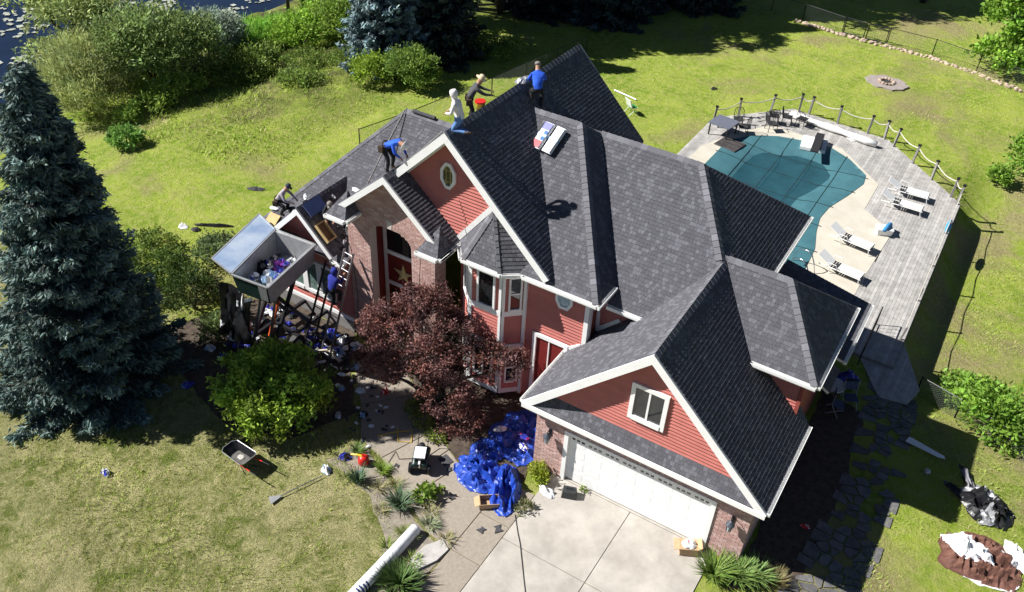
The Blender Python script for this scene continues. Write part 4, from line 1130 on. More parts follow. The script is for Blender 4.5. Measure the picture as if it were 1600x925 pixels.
# red-leaved ornamental maple in front of the house
t = thing('ornamental_maple', 'spreading red brown ornamental maple in front of the bay window', 'maple tree', (-4.1, .55, 0))
mb_ = [((-2.2, .1, 2.5), (1.05, .95, .75)), ((-1.1, -.9, 2.2), (1.1, .95, .7)), ((-.2, .4, 2.9), (1.15, 1.0, .75)), ((.9, -.9, 1.6), (.95, .9, .7)), ((1.1, .5, 2.2), (.95, .85, .7)), ((2.0, .85, 2.3), (.75, .6, .45)), ((-1.4, .5, 3.5), (.65, .6, .5)), ((1.6, -1.1, 1.0), (.75, .7, .6)), ((-2.8, .3, 1.7), (.7, .7, .5)), ((.1, -.6, 2.6), (.8, .8, .5)), ((-.6, .9, 3.9), (.4, .35, .5)), ((-2.0, -.9, 1.6), (.7, .7, .5))]
limbs(t, (0, 0, 0), [b[0] for b in mb_], .085, 4)
crown('crown', t, mb_, 290, 92, .12, .115, .045, leafmat('maple_red', (.155, .070, .062), .16), 31, lo=.66, var=.5, jit=.9, up=-.1, hue=.15)
crown('inner_twigs', t, mb_, 120, 20, .2, .22, .016, bark, 32, lo=.2)

def shrub(name, label, loc, blobs, ncl, nl, cr, L, W, col, seed, cat='shrub', group=None, var=.35, up=.35, trans=.34, jit=.8, lo=.6, stems=True, part='foliage', hue=.10):
    t = thing(name, label, cat, loc, 0, group)
    if stems: limbs(t, (0, 0, 0), [b[0] for b in blobs[:7]], .035+.01*blobs[0][1][0], seed, 'stems')
    crown(part, t, blobs, ncl, nl, cr, L, W, leafmat('leaf_%d_%d_%d' % tuple(int(c*1000) for c in col), col, trans), seed, lo=lo, var=var, jit=jit, up=up, hue=hue)
    return t
shrub('green_shrub', 'rounded bright green shrub in the middle of the front lawn', (-8.55, -2.9, 0),
      [((0, 0, 1.0), (1.7, 1.5, 1.0)), ((-1.3, .6, .9), (.7, .7, .7)), ((.4, 1.0, 1.2), (.8, .7, .8)), ((1.5, .5, .9), (.6, .6, .6)), ((-1.0, -.3, 1.1), (1.0, 1.1, .95)), ((.9, .4, 1.3), (1.0, 1.0, .9)), ((.2, -1.0, .9), (1.2, .8, .8)), ((-.3, .7, 1.6), (.9, .8, .8)), ((1.3, -.5, .7), (.6, .7, .6))],
      210, 70, .15, .17, .08, (.30, .43, .06), 41, var=.55, lo=.55, jit=1.0)
# plants along the walk and the garage
def grassy(name, label, loc, n, L, spread, col, seed, cat='plant', group=None, w=.018, arch=.5):
    """tuft of arching blades, each a bent strip"""
    rng = np.random.default_rng(seed); t = thing(name, label, cat, loc, 0, group)
    a = rng.uniform(0, 2*PI, n); l = L*rng.uniform(.6, 1.1, n); r0 = rng.uniform(0, spread, n)*.5
    d = np.stack([np.cos(a), np.sin(a), np.zeros(n)], 1); s = np.stack([-d[:, 1], d[:, 0], np.zeros(n)], 1)
    k = arch*rng.uniform(.5, 1.3, n); V = []
    base = d*r0[:, None]
    pt = lambda f: base+d*(l*f*(.25+k*f))[:, None]+np.array([0, 0, 1])*(l*(f-.55*k*f*f))[:, None]
    for f0, f1, w0, w1 in ((0, .5, 1, .9), (.5, 1.0, .9, .1)):
        A, B = pt(f0), pt(f1); V.append(np.stack([A-s*w*w0, A+s*w*w0, B+s*w*w1, B-s*w*w1], 1))
    V = np.concatenate(V); V[..., 2] = np.maximum(V[..., 2], .01)
    g = rng.uniform(.65, 1.35, n); g = np.concatenate([g, g*1.1]); tint = np.stack([g*rng.uniform(.9, 1.2, 2*n), g, g*.9], 1)
    quads_mesh('blades', V, leafmat('blade_%d_%d' % (int(col[0]*1000), int(col[1]*1000)), col, .2), tint, t)
    return t
grassy('daylily', 'arching daylily clump at the right garage corner nearest the driveway', (6.55, -.75, 0), 260, .75, .5, (.14, .23, .05), 51, group='daylilies by the garage corner')
grassy('daylily', 'arching daylily clump in front of the right garage corner, middle one', (7.15, -.45, 0), 260, .75, .5, (.15, .25, .07), 52, group='daylilies by the garage corner')
grassy('daylily', 'arching daylily clump right of the garage corner by the dry twigs', (7.6, -.15, 0), 200, .7, .4, (.15, .24, .08), 53, group='daylilies by the garage corner')
grassy('dry_shrub', 'brownish dry twiggy plant beside the flagstones at the garage corner', (8.15, .0, 0), 240, .55, .5, (.20, .18, .09), 54, w=.008, arch=.3)
grassy('iris_clump', 'dense dark green iris clump at the bottom edge beside the walk', (-.85, -6.0, 0), 420, .62, .9, (.085, .15, .045), 55, w=.02, arch=.35)
grassy('iris_clump', 'blue green spiky clump in the pale bed near the lawn', (-2.55, -3.75, 0), 170, .62, .45, (.12, .19, .12), 56, w=.016, arch=.45)
grassy('iris_clump', 'upright blue green iris tuft below the red gas can', (-4.2, -3.75, 0), 110, .6, .3, (.10, .17, .10), 57, w=.016, arch=.3)
grassy('sedge_tuft', 'small bright green sedge tuft right of the red gas can', (-3.85, -2.98, 0), 140, .34, .3, (.17, .26, .04), 58, w=.012, arch=.6)
grassy('sedge_tuft', 'small green tuft behind the yellow can spout', (-5.0, -2.8, 0), 110, .36, .3, (.12, .20, .05), 59, w=.012, arch=.5)
grassy('weed_tuft', 'pale grey green weed beside the white stone slab', (-1.35, -3.85, 0), 120, .32, .35, (.22, .27, .17), 60, w=.012, arch=.7)
grassy('weed_tuft', 'grassy weeds left of the stone slab behind the white pipe end', (-1.7, -4.55, 0), 140, .32, .5, (.20, .25, .09), 65, w=.012, arch=.6)
shrub('yellow_shrub', 'small yellow green shrub at the left garage corner', (.42, -.42, 0), [((0, 0, .3), (.34, .3, .3)), ((.15, -.12, .25), (.25, .25, .22))], 40, 20, .07, .11, .05, (.27, .33, .03), 61, stems=False)
shrub('low_weeds', 'low weedy plant beside the blue tarp end on the concrete edge', (.72, -1.75, 0), [((0, 0, .12), (.26, .3, .16))], 24, 14, .06, .09, .04, (.20, .21, .09), 62, stems=False)
shrub('hosta', 'leafy hosta at the bed corner beside dark shingle scraps', (-2.05, -3.1, 0), [((0, 0, .2), (.3, .35, .2)), ((.2, .25, .2), (.25, .25, .2))], 26, 12, .08, .2, .09, (.17, .26, .04), 63, stems=False)
for i, (x, y, r, lab) in enumerate(((-4.7, -.2, .3, 'yellow green ground cover at the upper walk edge under the maple'), (-4.05, -.55, .34, 'yellow green ground cover at the walk edge left of the compressor'), (-3.3, -.85, .3, 'yellow green ground cover at the walk edge behind the compressor'))):
    shrub('ground_cover', lab, (x, y, 0), [((0, 0, .12), (r*1.3, r, .18))], 34, 16, .06, .09, .045, (.26, .32, .07), 70+i, 'plant', 'ground cover along the walk', stems=False)
shrub('garden_weeds', 'tiny green weed growing at the foot of the garage door', (1.9, -.12, .03), [((0, 0, .08), (.12, .08, .1))], 8, 10, .04, .08, .04, (.18, .28, .04), 66, stems=False)
rw_ = random.Random(17)
for i, (x, y, lab) in enumerate(((-1.0, -5.2, 'pale weed in the bed between the slab and the iris clump'), (-1.9, -5.2, 'grass tuft at the lawn edge beside the white roll'), (-2.9, -4.25, 'grass tuft at the lawn edge below the blue green clump'), (-3.5, -3.6, 'small weed left of the blue green spiky clump'), (-4.6, -3.85, 'grass tuft at the lawn edge below the iris tuft'), (-5.4, -3.3, 'weed at the left tip of the pale bed'), (-.6, -4.0, 'weed growing at the walk edge above the stone slab'), (-3.1, -3.25, 'weed against the walk edge right of the sedge tuft'), (-1.6, -3.45, 'weed against the walk edge left of the shingle scraps'))):
    grassy('bed_weed', lab, (x, y, .01), 70, rw_.uniform(.2, .34), .45, rw_.choice(((.22, .28, .09), (.19, .27, .06), (.27, .27, .13))), 180+i, w=.011, arch=.6)
# left of the house
for i, (x, y, r, h, c, lab) in enumerate(((-19.0, .9, 1.2, .8, (.14, .20, .04), 'loose weedy shrub right of the big spruce on the lawn'), (-16.6, 2.3, 1.0, .9, (.13, .19, .08), 'grey green weeds behind the open trailer lid'), (-16.6, .0, 1.0, 1.4, (.09, .15, .03), 'young green shrub between the spruce and the trailer'), (-14.9, -.6, 1.2, 1.7, (.05, .085, .02), 'dark shrub left of the black draped trailer end'), (-17.8, -1.2, 1.1, 1.5, (.08, .13, .03), 'shrub tucked against the right side of the big spruce'), (-13.0, -1.2, .7, .8, (.16, .22, .08), 'pale flowering shrub below the two red buckets'))):
    shrub('side_shrub', lab, (x, y, 0), [((0, 0, h*.5), (r, r, h*.55)), ((.3*r, -.3*r, h*.75), (r*.6, r*.6, h*.4)), ((-.4*r, .3*r, h*.6), (r*.6, r*.6, h*.4))], 90, 26, .12, .13, .06, c, 80+i, lo=.5, var=.5)
# pond bank
def bank(name, lab, x, y, blobs, ncl, nl, cr, L, W, col, seed, **k): return shrub(name, lab, (x, y, T(x, y)), blobs, ncl, nl, cr, L, W, col, seed, **k)
bank('willow_bush', 'pale olive feathery willow bush at the pond bank above the spruce', -34.6, 10.0, [((0, 0, 1.9), (2.4, 2.4, 2.1)), ((1.2, -1.2, 1.4), (1.8, 1.8, 1.5))], 300, 34, .28, .42, .05, (.38, .43, .17), 90, up=1.0, var=.35)
bank('dogwood_bush', 'large dark green bush in the middle of the pond bank', -33.0, 13.2, [((0, 0, 2.4), (2.7, 2.7, 2.5)), ((.6, 2.0, 2.0), (2.2, 2.0, 2.0)), ((-.6, -1.6, 2.8), (1.8, 1.8, 1.8))], 430, 30, .30, .26, .10, (.22, .30, .10), 91, var=.5)
bank('silver_bush', 'round silvery grey green bush at the pond bank', -33.6, 17.6, [((0, 0, 1.6), (2.0, 2.0, 1.6)), ((.4, .8, 2.0), (1.3, 1.3, 1.0))], 300, 30, .26, .24, .075, (.28, .35, .27), 92, var=.35)
bank('reed_bed', 'bright green reeds on the bank right of the silvery bush', -33.4, 20.6, [((0, 0, .7), (1.5, 2.2, .8)), ((.6, 2.0, .6), (1.3, 1.7, .7))], 260, 30, .26, .65, .05, (.28, .52, .08), 93, up=1.6, var=.3, cat='reeds')
bank('bank_shrub', 'bright green shrub below the slim pond side trunks', -30.6, 22.6, [((0, 0, 1.0), (1.6, 1.9, 1.1)), ((.5, 2.0, 1.2), (1.6, 1.5, 1.1))], 240, 28, .26, .22, .10, (.27, .44, .06), 94, var=.45)
bank('bank_shrub', 'deep green shrub left of the back blue spruce', -28.0, 24.6, [((0, 0, 1.5), (2.3, 2.4, 1.7)), ((-1.0, 1.5, 2.0), (1.8, 1.6, 1.3))], 260, 28, .26, .22, .10, (.21, .32, .055), 95, var=.5)
bank('bank_shrub', 'yellow green low brush in front of the reeds', -30.6, 18.4, [((0, 0, .6), (1.5, 2.0, .7)), ((.8, -1.8, .5), (1.5, 1.8, .6))], 160, 26, .24, .22, .08, (.20, .28, .06), 96, var=.5)
bank('bank_shrub', 'low green shrub standing alone on the lawn right of the spruce top', -28.0, 6.9, [((0, 0, .45), (.85, .8, .55))], 70, 26, .15, .20, .09, (.18, .33, .07), 97)
bank('pond_grass', 'light green grass tongue at the pond edge above the spruce top', -37.0, 10.2, [((0, 0, .4), (1.2, 3.2, .5))], 120, 26, .22, .5, .04, (.20, .33, .09), 98, up=1.5, cat='grass clump', stems=False)
bank('bank_growth', 'tall bright green growth between the dark and silvery bank bushes', -35.4, 15.8, [((0, 0, 1.1), (1.6, 2.0, 1.2))], 150, 28, .24, .4, .06, (.26, .44, .08), 101, up=1.2, var=.4)
bank('bank_growth', 'light green growth at the foot of the dark bank bush', -30.9, 12.4, [((0, 0, .6), (1.1, 2.0, .7)), ((.3, -2.2, .5), (1.0, 1.4, .6))], 130, 26, .2, .26, .08, (.24, .36, .07), 102, var=.45)
bank('bank_growth', 'bright leafy growth right of the slim pond side trunks', -31.8, 27.2, [((0, 0, 1.3), (1.8, 1.8, 1.5))], 150, 28, .26, .24, .11, (.25, .42, .06), 103, var=.45)
bank('back_shrub', 'bright yellow green shrub at the foot of the back blue spruce', -22.4, 19.6, [((0, 0, .75), (1.1, 1.2, .85))], 120, 26, .18, .20, .09, (.27, .39, .05), 99)
bank('back_shrub', 'larger mid green shrub on the lawn edge below the dark trees', -20.6, 20.9, [((0, 0, 1.0), (1.6, 1.5, 1.1)), ((.9, -.3, .7), (.9, 1.0, .8))], 220, 26, .2, .20, .09, (.19, .29, .06), 100)
for i, (x, y, s, lab) in enumerate(((-26.0, 17.0, .8, 'scrubby weeds at the lawn edge in front of the bank'), (-27.5, 19.5, 1.0, 'scrubby weeds below the low brush'), (-25.2, 21.0, 1.0, 'scrubby weeds left of the yellow green shrub'), (-30.0, 15.5, 1.1, 'scrubby weeds at the foot of the large dark bush'), (-23.6, 24.0, 1.2, 'dark undergrowth left of the second back spruce'), (-19.2, 27.0, 1.3, 'dark undergrowth at the wood edge behind the fence'))):
    bank('scrub', lab, x, y, [((0, 0, .35*s), (1.3*s, 1.1*s, .5*s)), ((.9*s, .8*s, .3*s), (.9*s, .9*s, .4*s))], 90, 22, .2, .18, .07, (.17, .25, .05), 110+i, var=.5, stems=False)
# trees
def tree(name, label, loc, h, cr, col, seed, L=.24, W=.13, n=420, nl=26, trunk=.16, low=.35, cat='tree', group=None, var=.45):
    rng = random.Random(seed); t = thing(name, label, cat, (loc[0], loc[1], T(loc[0], loc[1])), 0, group)
    blobs = [((0, 0, h*(low+1)/2), (cr*.75, cr*.75, h*(1-low)*.42))]
    for k in range(7):
        a = k*2*PI/7+rng.uniform(-.4, .4); r = cr*rng.uniform(.45, .75); z = h*rng.uniform(low+.08, .9)
        blobs.append(((r*math.cos(a), r*math.sin(a), z), (cr*rng.uniform(.38, .55),)*2+(h*.14,)))
    limbs(t, (0, 0, 0), [b[0] for b in blobs], trunk, seed)
    crown('crown', t, blobs, n, nl, .24*cr/2.5, L, W, leafmat('leaf_%d_%d_%d' % tuple(int(c*1000) for c in col), col), seed, lo=.6, var=var)
    return t
spruce('blue_spruce', 'blue spruce at the far lawn edge behind the left roof', (-23.7, 22.6, 0), 9.5, 2.6, 22, (.24, .34, .34), 1.0, size=1.25)
spruce('dark_spruce', 'dark spruce just right of the far blue spruce', (-21.8, 25.4, 0), 11.0, 2.8, 23, (.055, .085, .07), .8, size=1.4)
spruce('dark_spruce', 'dark spruce at the wood edge above the roof peak', (-16.6, 38.6, 0), 13.0, 3.6, 24, (.05, .085, .08), .8, size=1.6)
spruce('dark_spruce', 'dark spruce left of the spruce above the roof peak', (-21.0, 36.5, 0), 13.0, 3.2, 25, (.045, .07, .06), .7, size=1.6)
spruce('dark_spruce', 'dark spruce at the top edge right of the roof peak', (-12.6, 44.5, 0), 13.0, 3.4, 26, (.05, .08, .07), .7, size=1.6)
wood = [(-26.5, 27.0, 13, 3.2, (.075, .13, .025), 'leafy tree behind the far blue spruce'), (-24.5, 30.5, 15, 3.4, (.055, .09, .022), 'dark leafy tree over the wood edge behind the fence'), (-28.0, 31.5, 12, 3.0, (.17, .27, .04), 'light green tree on the pond bank at the top edge'),
        (-26.0, 35.0, 16, 3.8, (.05, .085, .022), 'tall dark tree beyond the top edge left of the roof peak'), (-22.5, 33.5, 15, 3.4, (.05, .085, .022), 'tall dark tree behind the spruce left of the roof peak'), (-21.0, 41.5, 16, 3.8, (.05, .085, .022), 'dark leafy tree at the top edge above the roof peak'), (-17.5, 44.0, 16, 3.8, (.05, .08, .022), 'dark leafy tree beyond the top edge right of the roof peak'),
        (-14.0, 48.0, 16, 3.8, (.05, .08, .022), 'dark leafy tree at the top edge over the shaded lawn'), (-10.0, 51.5, 16, 3.8, (.05, .08, .022), 'dark leafy tree at the top edge behind the left fence'), (-5.0, 55.5, 13, 3.8, (.06, .10, .022), 'tree shading the ground left of the gate at the top edge'), (1.2, 55.4, 10, 3.4, (.06, .10, .024), 'dark tree at the top edge above the gate')]
for i, (x, y, h, c, col, lab) in enumerate(wood):
    tree('woodland_tree', lab, (x, y), h, c, col, 130+i, L=.42, W=.24, n=360, nl=24, group='trees at the wood edge', trunk=.22)
tree('bright_tree', 'large bright green leafy tree at the upper right corner', (8.3, 46.6), 7.0, 3.2, (.21, .37, .05), 150, L=.34, W=.19, n=560, nl=28, low=.02)
tree('bright_tree', 'smaller bright green tree at the right edge below the corner tree', (11.2, 44.2), 4.0, 2.1, (.20, .35, .045), 151, L=.28, W=.15, n=260, nl=26, low=.0)
bank('lawn_shrub', 'leafy green shrub at the right edge beyond the deck', 11.2, 32.2, [((0, 0, .8), (1.1, 1.3, .9)), ((.2, 1.3, .6), (.8, .8, .7))], 120, 24, .2, .24, .12, (.19, .34, .045), 152)
bank('lawn_shrub', 'small green sapling right of the deck tip on the lawn', 10.15, 30.3, [((0, 0, .5), (.5, .5, .5))], 36, 20, .14, .2, .1, (.19, .33, .045), 153)
bank('fence_shrub', 'spreading green shrub over the wire fence at the right edge', 12.7, 10.6, [((0, 0, .8), (1.3, 1.2, .9)), ((1.2, -.3, .7), (1.2, 1.1, .8)), ((-.7, .8, .6), (1.0, .9, .7))], 220, 26, .15, .2, .10, (.19, .33, .045), 154, var=.4)
bank('fence_shrub', 'smaller green shrub behind the wire fence', 11.4, 12.4, [((0, 0, .5), (.9, .9, .6))], 90, 24, .14, .18, .09, (.20, .33, .055), 155)
# slim trunks by the pond and an overhanging branch at the top left
for i, (dx, dy, h, lab) in enumerate(((0, 0, 12, 'left slim dark trunk of the pond side trio'), (.9, .5, 12.5, 'middle slim dark trunk of the pond side trio'), (1.7, 1.1, 12, 'right slim dark trunk of the pond side trio'))):
    x, y = -34.6+dx, 25.6+dy
    t = thing('slim_tree', lab, 'tree', (x, y, T(x, y)), 0, 'slim trees by the pond')
    b = MB(); b.tube([(0, 0, -.1), (.1, .1, 3), (.3, .2, h)], [.14, .11, .05], 7); b.build('trunk', bark, t, smooth=True)
    crown('crown', t, [((.3, .2, h), (1.3, 1.3, 1.4))], 60, 20, .25, .25, .12, leafmat('leaf_slim', (.11, .19, .03)), 170+i)
tree('pond_tree', 'pale olive tree leaning over the pond at the top left corner', (-38.9, 12.6), 5.6, 3.2, (.36, .43, .16), 160, L=.30, W=.10, n=330, nl=26, low=.2)

# ---------------- grass: blades standing in the lawn
rng = np.random.default_rng(77)
keepout = [[(-8.9, 1.9), (-6.4, 1.5), (-3.4, -.62), (.05, -1.05), (.05, 2.5)], [(-15.2, -2.6), (-9.5, -4.3), (-7.2, -3.6), (-6.2, -1.4), (-8.92, 1.86), (-13.2, 1.86)], [(-5.0, -2.5), (-2.7, -3.5), (-.37, -4.4), (-.37, -6.4), (-1.2, -6.2), (-1.9, -4.7), (-3.5, -3.75), (-5.0, -3.3)],
           [(-.4, -9), (6.3, -9), (6.3, 0), (-.4, 0)], [(-13.2, 1.8), (7.2, -.1), (7.2, 10.8), (-13.2, 12)], deck_poly, [(7.0, -1.5), (8.6, -1.5), (10.0, 2), (10.1, 9), (7, 9.5)], [(7.6, 9.5), (10, 9.6), (10.2, 11.2), (9, 13.5), (7.5, 12)], [(-8, .5), (-6.3, -1.05), (-4.2, -2.6), (-1.2, -4.1), (0, -4.2), (0, -1), (-3.5, -.6), (-6.5, 1.5)]]
def lawn(n, x0, x1, y0, y1, h, w, seed):
    rng = np.random.default_rng(seed)
    P = np.stack([rng.uniform(x0, x1, n), rng.uniform(y0, y1, n)], 1)
    ok = np.ones(n, bool)
    for k in keepout:
        xs = np.array(k)[:, 0]; ys = np.array(k)[:, 1]; c = np.zeros(n, bool)
        for i in range(len(k)):
            a = k[i]; b_ = k[i-1]
            if a[1] == b_[1]: continue
            cr = ((a[1] > P[:, 1]) != (b_[1] > P[:, 1])) & (P[:, 0] < (b_[0]-a[0])*(P[:, 1]-a[1])/(b_[1]-a[1])+a[0]); c ^= cr
        ok &= ~c
    P = P[ok]; n = len(P)
    z = np.array([T(x, y) for x, y in P]); cl = np.array([noise.noise(Vector((x*.45, y*.45, 2))) + .6*noise.noise(Vector((x*1.7, y*1.7, 5))) for x, y in P])
    keep = rng.uniform(-.9, .5, n) < cl; P = P[keep]; z = z[keep]; cl = cl[keep]; n = len(P)
    a = rng.uniform(0, 2*PI, n); hh = h*rng.uniform(.5, 1.3, n)*(1+.5*cl); ww = w*rng.uniform(.6, 1.4, n)
    d = np.stack([np.cos(a), np.sin(a), np.zeros(n)], 1); s = np.stack([-d[:, 1], d[:, 0], np.zeros(n)], 1)
    B = np.stack([P[:, 0], P[:, 1], z-.01], 1); Tp = B+d*(hh*rng.uniform(.3, 1.2, n))[:, None]+np.array([0, 0, 1])*hh[:, None]
    V = np.stack([B-s*ww[:, None], B+s*ww[:, None], Tp+s*ww[:, None]*.3, Tp-s*ww[:, None]*.3], 1)
    dry = rng.random(n) < (.38 if y1 < 1.5 or y1 == 2 else .16)
    g = (rng.uniform(.55, 1.3, n)*(1+.35*cl))[:, None]
    col = np.where(dry[:, None], np.array([.62, .56, .31]), np.array([.38, .50, .09]))*g
    return V, col
A = [lawn(110000, -22, 0, -12, 2, .075, .008, 1), lawn(70000, -32, -13, -2, 30, .06, .012, 2), lawn(60000, -16, 12, 11, 46, .06, .013, 3), lawn(24000, 8.5, 16, -3, 14, .07, .010, 4), lawn(26000, 8.6, 16, 12, 32, .06, .012, 5), lawn(30000, -36, -20, 8, 32, .15, .022, 6)]
V = np.concatenate([a[0] for a in A]); col = np.concatenate([a[1] for a in A])
go = quads_mesh('grass', V, mat('grass_blades', (.95, .95, .95), rough=.8, var=.08, scale=.3, tint=True, trans=.4, spec=.15), col)
tag(go, 'short lawn grass with dry straw coloured blades', 'grass', kind='stuff')
# ================================================================== OBJECTS
steel = mat('sky_tinted_steel', (.30, .42, .62), rough=.25, var=.35, scale=1.1, metal=.45, col2=(.62, .70, .80))  # lid metal; blue and pale patches paint the reflected sky into its colour
galv = mat('galvanised', (.40, .41, .42), rough=.42, var=.15, scale=5, metal=.55)
dgreen = mat('dark_green_paint', (.012, .03, .026), rough=.4, var=.2)
orange = mat('orange_paint', (.55, .09, .02), rough=.45, var=.15)
ply = mat('plywood', (.50, .36, .17), rough=.8, var=.2, scale=5)
card = mat('cardboard', (.42, .28, .16), rough=.85, var=.15, scale=6)
bluetarp = mat('blue_tarp', (.014, .055, .36), rough=.42, var=.25, scale=3, spec=.6, bump=.25, bscale=14)
whitep = mat('white_plastic', (.70, .71, .73), rough=.4, var=.1, scale=5, bump=.3, bscale=12)
blackp = mat('black_plastic', (.012, .012, .014), rough=.35, var=.3, scale=5, bump=.4, bscale=10)
wrapb = mat('blue_wrapper', (.03, .04, .35), rough=.4, var=.4, scale=7)
paleb = mat('pale_blue_wrap', (.28, .42, .62), rough=.45, var=.3, scale=6)
redp = mat('red_plastic', (.55, .02, .015), rough=.35, var=.15)
yellowp = mat('yellow_plastic', (.75, .50, .03), rough=.4, var=.15)
shgrey = mat('scrap_shingle', (.055, .055, .062), rough=.9, var=.3, scale=30)
brownt = mat('brown_tarp', (.13, .058, .042), rough=.75, var=.25, scale=3, bump=.3, bscale=10)
aluminium = mat('aluminium', (.30, .31, .33), rough=.4, var=.15, metal=.8)

def fbm(x, y, s, o=3):
    v = 0; a = 1; f = 1
    for k in range(o): v += a*noise.noise(Vector((x*f+s*7.31, y*f-s*3.17, s*1.7))); a *= .5; f *= 2.1
    return v
def crumple_mb(sx, sy, h, seed, n=18, fold=3.0, ragged=.3, slots=1, split=0.0, base=.012):
    """crumpled sheet with ridged folds and a ragged outline, standing on z = 0; slots>1 colours by fold"""
    b = MB(); vs = []; keep = {}
    for j in range(n+1):
        for i in range(n+1):
            u, v = i/n*2-1, j/n*2-1
            rr = math.hypot(u, v); a = math.atan2(v, u)
            lim = 1-ragged*(.5+.5*fbm(math.cos(a)*1.3, math.sin(a)*1.3, seed+5))
            r1 = 1-abs(fbm(u*fold*.22+.25*v, v*fold*.75, seed, 2))*2.2; r2 = 1-abs(fbm(u*fold*.85-.4*v, v*fold*.22+.3*u, seed+2, 2))*2.2
            z = h*max(0.02, (.62*max(0, r1)+.38*max(0, r2)))*(1-ss(.55, 1.0, rr/max(lim, .2))*.93)
            k = 1.0
            if max(abs(u), abs(v)) > .0: k = min(1.0, lim/max(rr, 1e-3)) if rr > lim else 1.0
            dx = .10*fbm(u*2, v*2, seed+9); dy = .10*fbm(u*2, v*2, seed+13)
            vs.append(((u*k+dx)*sx/2, (v*k+dy)*sy/2, base+z))
    for j in range(n):
        for i in range(n):
            b.cur = 0
            if slots > 1:
                c = fbm(i/n*2.6, j/n*2.6, seed+21, 2)
                b.cur = 1 if c > split else 0
                if slots > 2 and c < split-.35: b.cur = 2
            b.f.append((j*(n+1)+i, j*(n+1)+i+1, (j+1)*(n+1)+i+1, (j+1)*(n+1)+i)); b.m.append(b.cur)
    b.v = vs; b.t = [(1, 1, 1)]*len(vs)
    return b
def crumple(name, label, cat, loc, rz, sx, sy, h, mats, seed, n=16, group=None, smooth=True, **k):
    b = crumple_mb(sx, sy, h, seed, n, slots=len(mats), **k)
    o = b.build(name, mats, None, smooth=smooth, loc=(loc[0], loc[1], loc[2] if len(loc) > 2 else T(loc[0], loc[1])+.01), rz=rz)
    tag(o, label, cat, group); return o

def slope_frame(p, n, ux):
    n = Vector(n).normalized(); ux = Vector(ux).normalized(); uy = n.cross(ux); return Matrix((ux, uy, n)).transposed().to_4x4()
# ---------------- raised dump trailer
tr = thing('dump_trailer', 'raised steel dump trailer box lifted on black struts to the left eave', 'trailer', (-11.0, .2, 0))
o_ = Vector((-11.0, .2, 0)); q_ = lambda *p: Vector(p)-o_
FL, FR, BR, BL = (-11.23, -1.51), (-9.73, -1.37), (-10.15, 1.45), (-11.93, 1.33)
zt, zb = 3.8, 2.98
def inset(p, k): c = (-10.85, -.02); return (c[0]+(p[0]-c[0])*k, c[1]+(p[1]-c[1])*k)
names = ('front_wall', 'right_wall', 'back_wall', 'left_wall'); C4 = [FL, FR, BR, BL]
for i in range(4):
    a, c = C4[i], C4[(i+1) % 4]; a2, c2 = inset(a, .93), inset(c, .93); lo = .90
    ab, cb = inset(a, lo), inset(c, lo); ab2, cb2 = inset(a2, lo), inset(c2, lo)
    b = MB(); V8 = [q_(*a, zt), q_(*c, zt), q_(*c2, zt), q_(*a2, zt), q_(*ab, zb), q_(*cb, zb), q_(*cb2, zb), q_(*ab2, zb)]
    b.add(V8, [(0, 1, 2, 3), (0, 4, 5, 1), (2, 6, 7, 3), (4, 7, 6, 5), (0, 3, 7, 4), (1, 5, 6, 2)])
    b.cur = 0
    w = b.build(names[i], dgreen if i == 0 else galv, tr)
    if i == 0:
        p = MB(); f = lambda u, z: q_(*ab, zb).lerp(q_(*cb, zb), u).lerp(q_(*a, zt).lerp(q_(*c, zt), u), z)+Vector((.0, -.02, 0)); 
        p.prism([f(.74, .12), f(.97, .12), f(.97, .9), f(.74, .9)], (0, -1, 0), .012); p.build('data_plate', galv, w)
        p = MB(); p.beam(q_(*a, zt), q_(*c, zt), .07, .05); p.build('rim', galv, w)
    else:
        p = MB(); p.beam(q_(*a, zt+.01), q_(*c, zt+.01), .10 if i == 1 else .05, .04); p.build('rim', galv, w)
b = MB(); b.prism([q_(*inset(p, .89), zb) for p in C4], (0, 0, 1), .04); b.build('floor', galv, tr)
LFL, LBL = (-12.36, -1.30, 3.86), (-13.05, 1.66, 3.86)
b = MB(); b.prism([q_(-11.27, -1.50, 3.80), q_(*LFL), q_(*LBL), q_(-11.97, 1.32, 3.80)], (0, 0, 1), .035); lid = b.build('lid', steel, tr)
b = MB()
for a, c in ((LFL, LBL), ((-11.27, -1.5, 3.8), LFL), ((-11.97, 1.32, 3.8), LBL)): b.beam(q_(*a)+Vector((0, 0, .02)), q_(*c)+Vector((0, 0, .02)), .05, .05)
b.build('lid_frame', galv, lid)
# struts, hydraulic arms and chassis
b = MB()
for dx in (-.55, .55): b.beam(q_(-10.95+dx, -1.2, .45), q_(-10.85+dx, 1.9, .45), .10, .14)
for y in (-1.1, .2, 1.1): b.beam(q_(-11.6, y, .45), q_(-10.3, y, .45), .10, .10)
b.build('chassis', black, tr)
for a, c in (((-11.4, -.9, .5), (-11.3, .6, 2.95)), ((-10.4, -.9, .5), (-10.4, .6, 2.95)), ((-11.4, .9, .5), (-11.3, -.7, 2.95)), ((-10.4, .9, .5), (-10.4, -.7, 2.95))):
    b = MB(); b.beam(q_(*a), q_(*c), .09, .14); b.build('lift_arm', black, tr)
b = MB(); b.tube([q_(-10.9, -.6, .6), q_(-10.9, .1, 1.9)], .06, 8); b.tube([q_(-10.9, .1, 1.9), q_(-10.9, .5, 2.9)], .035, 8); b.build('hydraulic_cylinder', orange, tr)
for x, y in ((-11.75, -.1), (-10.1, -.1)):
    b = MB(); b.tube([q_(x-.1, y, .33), q_(x+.1, y, .33)], .33, 14); w = b.build('wheel', black, tr)
    b = MB(); b.tube([q_(x-.11, y, .33), q_(x+.11, y, .33)], .16, 10); b.build('rim', galv, w)
